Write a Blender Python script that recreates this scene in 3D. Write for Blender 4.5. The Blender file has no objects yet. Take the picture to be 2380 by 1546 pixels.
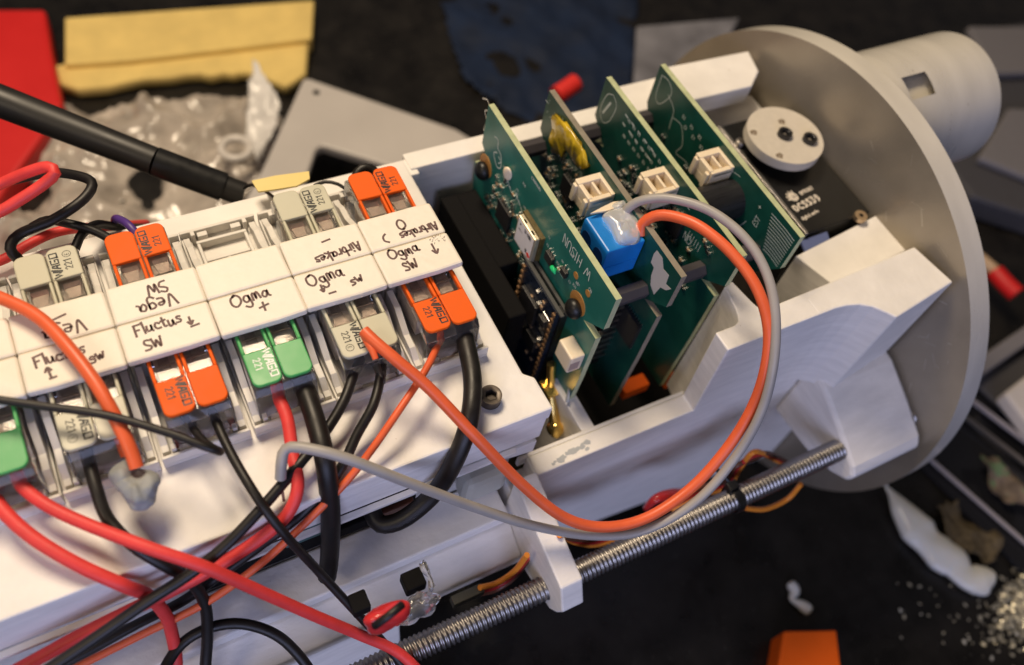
import bpy, bmesh, math, random
from mathutils import Vector, Matrix, noise
random.seed(7)
S = bpy.context.scene
COL = S.collection
S.unit_settings.system = 'METRIC'; S.unit_settings.scale_length = 0.01      # one unit is one centimetre

# ------------------------------------------------------------------ camera
RC = [[0.88189301, -0.44675265, 0.15058817], [-0.30222421, -0.78087486, -0.54671288], [0.36183594, 0.43663088, -0.82366755]]
TC = Vector((-1.139, -1.594, 19.951)); FX = 2014.63
RM = Matrix(RC); CX, CY = 1190.0, 773.0
CAMPOS = -(RM.transposed() @ TC)
cam = bpy.data.cameras.new('camera'); cam_ob = bpy.data.objects.new('camera', cam); COL.objects.link(cam_ob)
M = (RM.transposed() @ Matrix(((1, 0, 0), (0, -1, 0), (0, 0, -1)))).to_4x4(); M.translation = CAMPOS
cam_ob.matrix_world = M
cam.sensor_width = 36; cam.lens = 36 * FX / 2380; cam.clip_start = 0.5; cam.clip_end = 500
cam.dof.use_dof = True; cam.dof.focus_distance = 19.8; cam.dof.aperture_fstop = 0.098
S.camera = cam_ob

def U(px, py, ax, val):
    """the point of the plane ax = val that the photograph shows at (px, py)"""
    d = RM.transposed() @ Vector(((px - CX) / FX, (py - CY) / FX, 1)); i = 'xyz'.index(ax)
    return CAMPOS + d * ((val - CAMPOS[i]) / d[i])

# ------------------------------------------------------------------ world, lamps, exposure
W = bpy.data.worlds.new('World'); S.world = W; W.use_nodes = True
W.node_tree.nodes['Background'].inputs[0].default_value = (.42, .38, .40, 1)
W.node_tree.nodes['Background'].inputs[1].default_value = 0.16
def area(name, loc, target, size, power, col):
    l = bpy.data.lights.new(name, 'AREA'); l.shape = 'RECTANGLE'; l.size, l.size_y = size; l.energy = power; l.color = col
    o = bpy.data.objects.new(name, l); COL.objects.link(o); o.location = loc
    o.rotation_euler = (Vector(target) - Vector(loc)).to_track_quat('-Z', 'Y').to_euler()
    return o
area('ceiling_lamp', (-6, 26, 52), (2, 0, -3), (22, 16), 40500, (1, .81, .58))
area('left_fill_light', (-40, -12, 36), (6, 0, -5), (14, 14), 5500, (1, .82, .60))  # added fill, placed to brighten the faces turned left
area('window_light', (-16, -44, 12), (3, 0, -5), (40, 24), 12500, (.56, .62, 1))
S.view_settings.view_transform = 'Standard'; S.view_settings.look = 'None'
S.view_settings.exposure = 0; S.view_settings.gamma = 1

# ------------------------------------------------------------------ materials
def mat(name, col, rough=.5, metal=0, bump=0, bscale=30, var=0, vscale=6, trans=0, ior=1.45, coat=0, sss=0, spots=None, stretch=None, spec=None):
    m = bpy.data.materials.new(name); m.use_nodes = True; n = m.node_tree; b = n.nodes['Principled BSDF']
    b.inputs['Base Color'].default_value = (*col, 1); b.inputs['Roughness'].default_value = rough; b.inputs['Metallic'].default_value = metal
    b.inputs['Transmission Weight'].default_value = trans; b.inputs['IOR'].default_value = ior; b.inputs['Coat Weight'].default_value = coat
    if spec is not None: b.inputs['Specular IOR Level'].default_value = spec
    if sss: b.inputs['Subsurface Weight'].default_value = sss; b.inputs['Subsurface Radius'].default_value = (.2, .15, .12)
    tc = n.nodes.new('ShaderNodeTexCoord'); src = tc.outputs['Object']
    if stretch:
        mp = n.nodes.new('ShaderNodeMapping'); mp.inputs['Scale'].default_value = stretch; n.links.new(src, mp.inputs[0]); src = mp.outputs[0]
    if var:
        nz = n.nodes.new('ShaderNodeTexNoise'); nz.inputs['Scale'].default_value = vscale; nz.inputs['Detail'].default_value = 6; n.links.new(src, nz.inputs[0])
        r = n.nodes.new('ShaderNodeValToRGB'); r.color_ramp.elements[0].position = .3; r.color_ramp.elements[1].position = .7
        r.color_ramp.elements[0].color = (*[c * (1 - var) for c in col], 1); r.color_ramp.elements[1].color = (*[min(1, c * (1 + var * .6)) for c in col], 1)
        n.links.new(nz.outputs[0], r.inputs[0]); out = r.outputs[0]
        if spots:
            v = n.nodes.new('ShaderNodeTexNoise'); v.inputs['Scale'].default_value = spots[1]; v.inputs['Detail'].default_value = 3; n.links.new(src, v.inputs[0])
            q = n.nodes.new('ShaderNodeValToRGB'); q.color_ramp.elements[0].position = spots[2]; q.color_ramp.elements[1].position = spots[2] + .05
            mx = n.nodes.new('ShaderNodeMixRGB'); mx.inputs[2].default_value = (*spots[0], 1); n.links.new(v.outputs[0], q.inputs[0])
            n.links.new(q.outputs[0], mx.inputs[0]); n.links.new(out, mx.inputs[1]); out = mx.outputs[0]
        n.links.new(out, b.inputs['Base Color'])
        rr = n.nodes.new('ShaderNodeMapRange'); rr.inputs[3].default_value = max(.03, rough - .12); rr.inputs[4].default_value = min(1, rough + .12)
        n.links.new(nz.outputs[0], rr.inputs[0]); n.links.new(rr.outputs[0], b.inputs['Roughness'])
    if bump:
        nb = n.nodes.new('ShaderNodeTexNoise'); nb.inputs['Scale'].default_value = bscale; nb.inputs['Detail'].default_value = 5; n.links.new(src, nb.inputs[0])
        bp = n.nodes.new('ShaderNodeBump'); bp.inputs['Strength'].default_value = bump; bp.inputs['Distance'].default_value = .05
        n.links.new(nb.outputs[0], bp.inputs['Height']); n.links.new(bp.outputs[0], b.inputs['Normal'])
    return m
PRINT = mat('white_printed_plastic', (.81, .78, .74), .55, bump=.28, bscale=5, var=.09, vscale=.9, stretch=(1, 1, 7), spots=((.5, .45, .38), 5, .74))
CARR = mat('white_carrier_plastic', (.70, .67, .62), .42, bump=.1, bscale=6, var=.05, vscale=2, sss=.1)
LABEL = mat('label_plastic', (.80, .74, .63), .5, bump=.3, bscale=3, var=.06, vscale=2.5, spots=((.62, .52, .42), 9, .74))
INK = mat('brown_ink', (.13, .07, .065), .6, var=.5, vscale=14)
BINK = mat('black_ink', (.012, .012, .012), .5); WINK = mat('white_ink', (.8, .82, .78), .5)
ORANGE = mat('orange_plastic', (.78, .115, .008), .55, spec=.2, var=.03, vscale=2, bump=.03)
GREEN = mat('green_plastic', (.06, .35, .10), .38, var=.03, vscale=2, bump=.03)
CREAM = mat('grey_cream_plastic', (.50, .48, .36), .4, var=.03, vscale=2, bump=.03)
CLEAR = mat('clear_polycarbonate', (.95, .93, .90), .05, trans=.97, ior=1.38, bump=.1, bscale=3)
COPPER = mat('copper_strip', (.90, .62, .50), .3, metal=1, var=.2, vscale=8)
STEEL = mat('spring_steel', (.62, .58, .54), .32, metal=1, var=.2, vscale=6)
CLAMP = mat('dull_clamp_steel', (.42, .34, .29), .5, metal=.6, var=.2, vscale=6)
WRED = mat('red_silicone_insulation', (.74, .05, .045), .5, var=.10, vscale=3, bump=.15)
WORG = mat('orange_red_insulation', (.76, .125, .04), .4, var=.08, vscale=2, bump=.04)
WBLK = mat('black_silicone_insulation', (.011, .009, .008), .45, var=.3, vscale=3, bump=.06)
WGRY = mat('grey_insulation', (.34, .32, .30), .42, var=.06, vscale=2)
WPUR = mat('purple_insulation', (.08, .035, .22), .4, var=.05)
WYEL = mat('orange_yellow_insulation', (.80, .27, .03), .4, var=.05); WBRN = mat('brown_insulation', (.10, .035, .02), .4, var=.05)
WDRED = mat('dark_red_insulation', (.45, .02, .02), .4, var=.05)
FR4 = mat('board_edge_resin', (.46, .50, .29), .55, var=.15, vscale=4, bump=.1)
FR4G = mat('board_edge_grey', (.24, .21, .16), .55, var=.15, vscale=4, bump=.1)
BLACKP = mat('black_plastic', (.008, .008, .008), .4, var=.3, vscale=4)
BLACKM = mat('black_matt_plastic', (.006, .0055, .0055), .8, bump=.1, bscale=8, spec=.15)
CHIP = mat('chip_epoxy', (.018, .017, .017), .4, var=.2, vscale=6)
GOLD = mat('gold_plating', (1, .68, .22), .22, metal=1, var=.1, vscale=8); SOLDER = mat('solder', (.80, .78, .74), .28, metal=1)
MASKPAD = mat('bare_copper_pad', (.62, .30, .08), .4, metal=.4)
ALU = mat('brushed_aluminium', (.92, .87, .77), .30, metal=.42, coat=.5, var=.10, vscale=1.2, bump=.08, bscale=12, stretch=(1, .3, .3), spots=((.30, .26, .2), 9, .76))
ALUF = mat('shaded_stained_aluminium_face', (.33, .29, .23), .36, metal=.5, var=.16, vscale=.5, bump=.12, bscale=12, spots=((.12, .10, .07), 6, .735))  # plate face: shade put into a darker base colour, plus stain spots
ZINC = mat('zinc_steel', (.34, .32, .30), .36, metal=1, var=.1, vscale=5); SILK = mat('silkscreen', (.55, .60, .55), .6)
JST = mat('cream_connector_plastic', (.80, .68, .50), .45, bump=.2, bscale=14, sss=.1)
BLUE = mat('blue_terminal_plastic', (.012, .20, .62), .35, var=.1, vscale=3, bump=.05)
GLUE = mat('hot_glue', (.80, .82, .84), .12, trans=.55, ior=1.45, bump=.35, bscale=2.2, sss=.25)
GLUEM = mat('milky_hot_glue', (.78, .78, .74), .16, trans=.15, bump=.25, bscale=1, sss=.3)
PUTTY = mat('grey_putty', (.29, .30, .30), .6, bump=.7, bscale=2.5, var=.15, vscale=2)
HORN = mat('servo_horn_plastic', (.58, .53, .45), .45, var=.05, bump=.05); TAPE = mat('blue_tape', (.10, .13, .28), .6, bump=.2)
FLUX = mat('amber_flux_glue', (.50, .34, .02), .22, bump=.8, bscale=3, var=.4, vscale=3, coat=.5)
MATBLACK = mat('black_mat', (.012, .0105, .009), .30, bump=.15, bscale=5, var=.6, vscale=.8, spots=((.07, .065, .055), 9, .69))
NAVY = mat('navy_cloth', (.003, .013, .045), .8, bump=.3, bscale=4, var=.35, vscale=.5)
REDB = mat('red_plastic_sheet', (.62, .012, .012), .5, var=.06, vscale=.4); YEL = mat('yellow_foam', (.78, .58, .20), .8, bump=.5, bscale=1.5, var=.12, vscale=.7)
BAG = mat('crinkled_plastic_bag', (.52, .46, .40), .2, trans=.1, ior=1.45, bump=.6, bscale=.9, var=.4, coat=.5, vscale=.6, stretch=(1, 1.6, 1))
FRAME = mat('frosted_grey_plastic', (.50, .47, .45), .45, var=.06, vscale=.4); ANT = mat('antenna_rubber', (.014, .013, .012), .45, var=.2, vscale=1)
GREYD = mat('dark_grey_case', (.07, .068, .075), .5, var=.1); GREYL = mat('grey_keys', (.20, .19, .20), .5, var=.06)
LILAC = mat('clear_tray_edge', (.42, .39, .42), .25, trans=.2); CRUMB = mat('brown_packing_fibre', (.10, .075, .04), .8, bump=1, bscale=6, var=.6, vscale=5)
SPARK = mat('sparkle_glint', (1, .93, .72), .3, metal=.8); TEAL = mat('teal_board', (.01, .10, .11), .4); SHRINK = mat('red_heat_shrink', (.60, .03, .03), .3, coat=.4)
PINKB = mat('pale_adapter_plastic', (.62, .58, .56), .5)
WHITEP = mat('white_sticker', (.72, .68, .66), .6); SHIELD = mat('module_shield', (.62, .54, .38), .38, metal=.7, var=.1)

def pcb_mat(name, base, light):
    m = bpy.data.materials.new(name); m.use_nodes = True; n = m.node_tree; b = n.nodes['Principled BSDF']; b.inputs['Roughness'].default_value = .33
    tc = n.nodes.new('ShaderNodeTexCoord'); mp = n.nodes.new('ShaderNodeMapping'); n.links.new(tc.outputs['Object'], mp.inputs[0])
    v = n.nodes.new('ShaderNodeTexVoronoi'); v.distance = 'MANHATTAN'; v.feature = 'F1'; v.inputs['Scale'].default_value = 2.2; n.links.new(mp.outputs[0], v.inputs[0])
    w = n.nodes.new('ShaderNodeMath'); w.operation = 'MULTIPLY'; w.inputs[1].default_value = 9; n.links.new(v.outputs['Distance'], w.inputs[0])
    f = n.nodes.new('ShaderNodeMath'); f.operation = 'FRACT'; n.links.new(w.outputs[0], f.inputs[0])
    r = n.nodes.new('ShaderNodeValToRGB'); r.color_ramp.elements[0].position = .42; r.color_ramp.elements[1].position = .5
    r.color_ramp.elements[0].color = (*base, 1); r.color_ramp.elements[1].color = (*light, 1); n.links.new(f.outputs[0], r.inputs[0])
    nz = n.nodes.new('ShaderNodeTexNoise'); nz.inputs['Scale'].default_value = .9; n.links.new(tc.outputs['Object'], nz.inputs[0])
    q = n.nodes.new('ShaderNodeValToRGB'); q.color_ramp.elements[0].position = .45; q.color_ramp.elements[1].position = .55; n.links.new(nz.outputs[0], q.inputs[0])
    mx = n.nodes.new('ShaderNodeMixRGB'); mx.inputs[1].default_value = (*base, 1); n.links.new(q.outputs[0], mx.inputs[0]); n.links.new(r.outputs[0], mx.inputs[2])
    n.links.new(mx.outputs[0], b.inputs['Base Color']); return m
PCB = pcb_mat('green_solder_mask', (.013, .125, .098), (.026, .175, .138)); PCBD = pcb_mat('shaded_green_solder_mask', (.006, .055, .040), (.011, .080, .058))  # second mask is the same green darkened for boards in shade

# ------------------------------------------------------------------ builders
def B(): return bmesh.new()
def box(bm, lo, hi):
    lo, hi = Vector(lo), Vector(hi); c = (lo + hi) / 2; s = hi - lo
    return bmesh.ops.create_cube(bm, size=1, matrix=Matrix.Translation(c) @ Matrix.Diagonal((abs(s.x), abs(s.y), abs(s.z), 1)))['verts']
def prism(bm, pts, ax, a, b):
    """polygon in the two other axes (cyclic order x-y, y-z, x-z), extruded along ax from a to b"""
    def mk(p, t): return {'x': (t, p[0], p[1]), 'y': (p[0], t, p[1]), 'z': (p[0], p[1], t)}[ax]
    va = [bm.verts.new(mk(p, a)) for p in pts]; vb = [bm.verts.new(mk(p, b)) for p in pts]; n = len(pts)
    fs = [bm.faces.new(va), bm.faces.new(vb[::-1])] + [bm.faces.new((va[i], vb[i], vb[(i + 1) % n], va[(i + 1) % n])) for i in range(n)]
    bmesh.ops.recalc_face_normals(bm, faces=fs)
def rough_up(bm, amp, freq, seed=0):
    bm.normal_update(); nn = {v: v.normal.copy() for v in bm.verts}
    for v in bm.verts: v.co += nn[v] * amp * noise.noise(v.co * freq + Vector((seed * 7.3, seed * 3.1, 0)))
def frame_of(d):
    d = d.normalized(); u = d.orthogonal().normalized(); return d, u, d.cross(u)
def cyl(bm, p0, p1, r0, r1=None, n=24, cap=True):
    r1 = r0 if r1 is None else r1; p0, p1 = Vector(p0), Vector(p1); d, u, v = frame_of(p1 - p0)
    ra = [bm.verts.new(p0 + (u * math.cos(t) + v * math.sin(t)) * r0) for t in [2 * math.pi * k / n for k in range(n)]]
    rb = [bm.verts.new(p1 + (u * math.cos(t) + v * math.sin(t)) * r1) for t in [2 * math.pi * k / n for k in range(n)]]
    for k in range(n): bm.faces.new((ra[k], ra[(k + 1) % n], rb[(k + 1) % n], rb[k]))
    if cap: bm.faces.new(ra[::-1]); bm.faces.new(rb)
def ringhead(bm, c, ro, ri, h, depth):
    """screw head with a hexagonal socket sunk into it"""
    n = 36; c = Vector(c); R_ = lambda r, z, hexa=False: [bm.verts.new(c + Vector((math.cos(a) * rr, math.sin(a) * rr, z))) for a in [2 * math.pi * k / n for k in range(n)] for rr in [r / max(.866, math.cos((a % (math.pi / 3)) - math.pi / 6)) * .93 if hexa else r]]
    L = [R_(ro, 0), R_(ro, h), R_(ri * 1.25, h), R_(ri, h - .02, True), R_(ri, h - depth, True)]
    for a, b in zip(L, L[1:]):
        for k in range(n): bm.faces.new((a[k], a[(k + 1) % n], b[(k + 1) % n], b[k]))
    bm.faces.new(L[-1])
def spline(pts, step=.12):
    out = []; P = [Vector(p) for p in pts]; P = [P[0] * 2 - P[1]] + P + [P[-1] * 2 - P[-2]]
    for i in range(1, len(P) - 2):
        n = max(2, int((P[i + 1] - P[i]).length / step))
        # centripetal-like cubic
        for k in range(n):
            t = k / n; a, b, c, d = P[i - 1], P[i], P[i + 1], P[i + 2]
            out.append(.5 * ((2 * b) + (c - a) * t + (2 * a - 5 * b + 4 * c - d) * t * t + (3 * b - a - 3 * c + d) * t ** 3))
    out.append(P[-2]); return out
def tube(bm, pts, r, n=12, step=.12, raw=False, rf=None):
    P = pts if raw else spline(pts, step); rings = []; d, u, v = frame_of(P[1] - P[0])
    for i, p in enumerate(P):
        t = (P[min(i + 1, len(P) - 1)] - P[max(i - 1, 0)]).normalized(); u = (u - t * u.dot(t)).normalized(); v = t.cross(u)
        rr = rf(i / (len(P) - 1)) * r if rf else r
        rings.append([bm.verts.new(p + (u * math.cos(a) + v * math.sin(a)) * rr) for a in [2 * math.pi * k / n for k in range(n)]])
    for a, b in zip(rings, rings[1:]):
        for k in range(n): bm.faces.new((a[k], a[(k + 1) % n], b[(k + 1) % n], b[k]))
    bm.faces.new(rings[0][::-1]); bm.faces.new(rings[-1])
def obj(name, bm, m, parent=None, bev=0, smooth=False, sub=0, mats=None):
    me = bpy.data.meshes.new(name); bm.normal_update(); bm.to_mesh(me); bm.free(); o = bpy.data.objects.new(name, me); COL.objects.link(o)
    for x in (mats or [m]): me.materials.append(x)
    if parent is None:
        xs = [v.co for v in me.vertices]; c = Vector([(min(v[i] for v in xs) + max(v[i] for v in xs)) / 2 for i in range(3)]); c.z = min(v.z for v in xs)
        me.transform(Matrix.Translation(-c)); o.location = c
    else:
        o.parent = parent; c = Vector(); q = parent
        while q: c += Vector(q.location); q = q.parent
        me.transform(Matrix.Translation(-c))
    if smooth:
        for p in me.polygons: p.use_smooth = True
        if smooth == 'auto':
            md = o.modifiers.new('edge', 'EDGE_SPLIT'); md.split_angle = math.radians(38)
    if bev:
        md = o.modifiers.new('bevel', 'BEVEL'); md.width = bev; md.segments = 2; md.limit_method = 'ANGLE'; md.angle_limit = math.radians(40)
    if sub:
        md = o.modifiers.new('sub', 'SUBSURF'); md.levels = sub; md.render_levels = sub
    return o
def comps(bm):
    """split a bmesh into its loose pieces"""
    seen = set(); out = []
    for v0 in bm.verts:
        if v0 in seen: continue
        st = [v0]; cur = {v0}
        while st:
            v = st.pop()
            for e in v.link_edges:
                w = e.other_vert(v)
                if w not in cur: cur.add(w); st.append(w)
        seen |= cur; nb = bmesh.new(); mp = {v: nb.verts.new(v.co) for v in cur}
        for f in bm.faces:
            if f.verts[0] in cur: nb.faces.new([mp[v] for v in f.verts])
        out.append(nb)
    bm.free(); return out
def pieces(name, bm, m, parent, **k): return [obj(name, b, m, parent, **k) for b in comps(bm)]
def split_text(name, items, m, parent):
    for f_ in items:
        bm = B(); f_(bm); obj(name, bm, m, parent)
def tag(o, label=None, cat=None, group=None, kind=None):
    if label: o['label'] = label
    if cat: o['category'] = cat
    if group: o['group'] = group
    if kind: o['kind'] = kind
    return o
def thing(name, label, cat, loc=(0, 0, 0), group=None):
    o = bpy.data.objects.new(name, None); o.empty_display_size = .3; COL.objects.link(o); o.location = loc; return tag(o, label, cat, group)
def copy_tree(o, parent=None):
    c = o.copy(); COL.objects.link(c)
    if parent: c.parent = parent
    for ch in [x for x in COL.objects if x.parent == o]: copy_tree(ch, c)
    return c
def px(pts, default='z'):
    """list of (px, py, value[, axis]) -> points in space"""
    return [U(p[0], p[1], p[3] if len(p) > 3 else default, p[2]) for p in pts]
def pxprism(bm, pts, z, zb):
    prism(bm, [tuple(U(a, b, 'z', z))[:2] for a, b in pts], 'z', z, zb)
def blob(bm, c, r, seed=0, amp=.2, seg=20, lumps=3):
    rnd = random.Random(seed); c = Vector(c); ph = [Vector((rnd.uniform(-3, 3), rnd.uniform(-3, 3), rnd.uniform(-3, 3))) for _ in range(lumps)]
    vs = bmesh.ops.create_uvsphere(bm, u_segments=seg, v_segments=seg // 2, radius=1)['verts']
    for v in vs:
        k = 1 + amp * sum(math.sin(v.co.dot(p) * 1.3 + i) for i, p in enumerate(ph)) / lumps
        v.co = c + Vector((v.co.x * r[0], v.co.y * r[1], v.co.z * r[2])) * k

# ---- strokes: one-line lettering laid on a surface
G = {'V': [[(0, 1), (.3, 0), (.62, 1.05)]], 'e': [[(.02, .33), (.45, .38), (.4, .6), (.2, .64), (.04, .4), (.1, .08), (.45, .05)]],
 'g': [[(.45, .55), (.2, .62), (.04, .35), (.2, .08), (.42, .2), (.46, .58), (.48, -.25), (.25, -.42), (.02, -.25)]],
 'a': [[(.42, .55), (.18, .6), (.03, .3), (.18, .04), (.38, .2), (.44, .6), (.45, .1), (.56, .02)]],
 'F': [[(.05, 0), (.08, 1)], [(.08, 1), (.6, 1.04)], [(.07, .52), (.45, .55)]], 'l': [[(.1, 1.05), (.12, 0)]],
 'u': [[(.03, .6), (.05, .12), (.22, .03), (.4, .25), (.42, .6), (.44, .1), (.52, .02)]], 'c': [[(.45, .52), (.2, .6), (.04, .3), (.18, .04), (.46, .08)]],
 't': [[(.2, .95), (.18, .1), (.36, .02)], [(0, .62), (.42, .66)]], 's': [[(.42, .56), (.15, .6), (.1, .38), (.38, .26), (.34, .04), (.02, .04)]],
 'S': [[(.5, .9), (.2, 1), (.05, .75), (.25, .55), (.5, .35), (.4, .05), (.02, .02)]], 'W': [[(0, .95), (.18, 0), (.36, .7), (.54, 0), (.78, 1)]],
 'w': [[(0, .6), (.14, .02), (.28, .45), (.42, .02), (.6, .65)]], 'O': [[(.4, 1), (.08, .75), (.05, .25), (.35, 0), (.68, .25), (.7, .75), (.42, 1.02), (.3, .95)]],
 'm': [[(.03, 0), (.05, .58), (.22, .6), (.26, .05), (.3, .55), (.48, .6), (.52, .03)]], 'A': [[(0, 0), (.3, 1.02), (.58, 0)], [(.1, .38), (.5, .4)]],
 'i': [[(.08, .6), (.09, .02)], [(.09, .84), (.1, .9)]], 'r': [[(.05, .6), (.06, .02)], [(.06, .42), (.22, .6), (.38, .55)]],
 'b': [[(.05, 1.02), (.05, .05), (.3, .02), (.44, .3), (.3, .56), (.06, .45)]], 'k': [[(.06, 1), (.06, .02)], [(.42, .6), (.08, .3), (.45, .02)]],
 '+': [[(.0, .5), (.62, .52)], [(.32, .85), (.28, .15)]], '-': [[(0, .45), (.62, .5)]], 'v': [[(.3, 1.05), (.26, .1)], [(.02, .45), (.26, .05), (.55, .42)]],
 '^': [[(.25, 0), (.25, .9)], [(0, .6), (.25, .95), (.45, .6)]], ')': [[(.1, .95), (.4, .6), (.35, .2), (.02, -.05)]], ' ': [],
 '2': [[(.03, .8), (.25, 1), (.48, .8), (.42, .5), (.05, .02), (.5, .02)]], '1': [[(.05, .75), (.28, 1), (.28, 0)]],
 'M': [[(0, 0), (.08, 1), (.36, .3), (.62, 1), (.7, 0)]], 'D': [[(.05, 0), (.05, 1), (.4, .95), (.58, .6), (.5, .15), (.05, 0)]],
 'C': [[(.55, .85), (.3, 1), (.05, .7), (.05, .3), (.3, 0), (.55, .12)]], '5': [[(.5, 1), (.08, 1), (.06, .58), (.4, .6), (.5, .3), (.35, 0), (.02, .05)]],
 '3': [[(.05, 1), (.5, 1), (.22, .6), (.5, .35), (.35, 0), (.02, .05)]], '9': [[(.45, .6), (.15, .5), (.05, .8), (.25, 1), (.48, .85), (.45, .3), (.2, 0)]],
 'E': [[(.5, 1), (.05, 1), (.05, 0), (.5, 0)], [(.05, .5), (.4, .5)]], 'I': [[(.15, 0), (.15, 1)]], 'R': [[(.05, 0), (.05, 1), (.45, .9), (.4, .55), (.06, .5), (.5, 0)]],
 'U': [[(.05, 1), (.08, .2), (.3, 0), (.5, .2), (.52, 1)]], 'N': [[(.05, 0), (.05, 1), (.5, 0), (.5, 1)]], 'H': [[(.05, 0), (.05, 1)], [(.5, 0), (.5, 1)], [(.05, .5), (.5, .5)]],
 'P': [[(.05, 0), (.05, 1), (.45, .9), (.42, .5), (.06, .46)]], 'T': [[(0, 1), (.55, 1)], [(.28, 1), (.28, 0)]], 'd': [[(.45, 1.02), (.44, .02), (.15, .02), (.03, .3), (.18, .56), (.44, .45)]],
 'o': [[(.25, .6), (.04, .35), (.2, .02), (.45, .3), (.25, .6)]], 'f': [[(.4, .95), (.2, .9), (.18, 0)], [(0, .55), (.38, .58)]], '*': [[(0, .5), (.5, .5)], [(.1, .8), (.4, .2)], [(.4, .8), (.1, .2)]],
 '/': [[(0, -.1), (.3, 1.1)]], 'n': [[(.04, 0), (.05, .6)], [(.05, .4), (.25, .6), (.4, .5), (.42, 0)]], 'p': [[(.05, .6), (.05, -.4)], [(.06, .5), (.3, .6), (.44, .35), (.3, .04), (.06, .1)]]}
KCNT = [0]
def ribbon(bm, P, w, nrm):
    KCNT[0] += 1; off = nrm * (.0015 + .0004 * (KCNT[0] % 9)); L = []; R_ = []
    for i, p in enumerate(P):
        t = P[min(i + 1, len(P) - 1)] - P[max(i - 1, 0)]
        if t.length < 1e-6: continue
        s = nrm.cross(t).normalized() * w / 2; e = t.normalized() * w * .4 * (-1 if i == 0 else 1 if i == len(P) - 1 else 0)
        L.append(bm.verts.new(p + s + off + e)); R_.append(bm.verts.new(p - s + off + e))
    for i in range(len(L) - 1): bm.faces.new((L[i], R_[i], R_[i + 1], L[i + 1]))
def write(bm, text, org, u, v, h, w, jit=.0, gap=.16, smooth=True, rnd=random, squash=1.0):
    org, u, v = Vector(org), Vector(u).normalized(), Vector(v).normalized(); nrm = u.cross(v); x = 0
    for ch in text:
        wd = .3
        if G.get(ch):
            wd = max(p[0] for s in G[ch] for p in s); dy = rnd.uniform(-jit, jit)
            for s in G[ch]:
                P = [org + u * ((x + p[0] + rnd.uniform(-jit, jit) * .4) * h * squash) + v * ((p[1] + dy + rnd.uniform(-jit, jit) * .5) * h) for p in s]
                ribbon(bm, spline(P, h * .12) if smooth and len(P) > 2 else P, w, nrm)
        x += wd + gap
    return x * h * squash
LOGO = [[[(0, 1), (.28, 0), (.52, .75)], [(.52, .75), (.78, 0), (1.12, 1.0)]], [[(.0, -.12), (.42, 1.12)]], [[(0, 0), (.42, 1), (.66, 1), (.66, 0)], [(.28, .36), (.64, .36)]],
        [[(.8, 1), (.06, 1), (.06, 0), (.8, 0), (.8, .45), (.45, .45)]], [[(.06, 0), (.06, 1), (.84, 1), (.84, 0), (.0, 0)]]]
def wordmark(bm, org, u, v, h, w):
    org, u, v = Vector(org), Vector(u), Vector(v); nrm = u.cross(v); x = 0
    for g, adv in zip(LOGO, (1.05, .50, .95, 1.14, 1.0)):
        for s in g: ribbon(bm, [org + u * ((x + p[0]) * h) + v * (p[1] * h) for p in s], w, nrm)
        x += adv

# ================================================================== THE SETTING
bm = B(); box(bm, (-90, -70, -15.6), (110, 120, -15.0)); tag(obj('table_top', bm, MATBLACK), kind='structure')

# ================================================================== TERMINAL BOX (left half of the sled)
XR, YF, YB, ZT = .64, -3.52, 4.82, -1.55
t = thing('connector_housing', 'long white printed box under the two rows of lever connectors', 'housing', (-6, .65, -3.4))
bm = B()
prism(bm, [(-16, YF), (.86, YF), (.84, -2.62), (.62, -2.42), (XR, YB), (-16, YB)], 'z', ZT, -2.05)
obj('top_plate', bm, PRINT, t, bev=.05)
bm = B(); prism(bm, [(YF + .02, -2.052), (YF + .02, -2.97), (YF + .2, -3.2), (YF + .6, -3.2), (YF + .6, -2.052)], 'x', -16, .80); obj('front_skirt', bm, PRINT, t, bev=.03)
bm = B(); prism(bm, [(YF + .0, -2.98), (YF - .14, -3.0), (YF - .14, -3.12), (YF + .0, -3.2)], 'x', -16, .1); obj('lower_lip', bm, PRINT, t, bev=.02)
bm = B(); box(bm, (-16, YB - .5, -5), (.5, YB - .02, -2.052)); obj('back_skirt', bm, PRINT, t, bev=.03)
bm = B(); prism(bm, [(.80, -3.302), (.80, -3.9), (-1.9, -3.302)][::-1], 'y', YF + .05, YF + .8); obj('corner_gusset', bm, PRINT, t, bev=.02)

# socket head bolt on the box
c = U(1138, 930, 'z', ZT + .02)
t = thing('socket_screw', 'black socket head screw in the corner of the white box beside the thick black wire', 'screw', c)
bm = B(); ringhead(bm, c, .255, .13, .26, .16)
obj('screw_head', bm, mat('dark_oxide_steel', (.085, .07, .058), .4, metal=.6, var=.3), t, bev=.03, smooth='auto')

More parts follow.
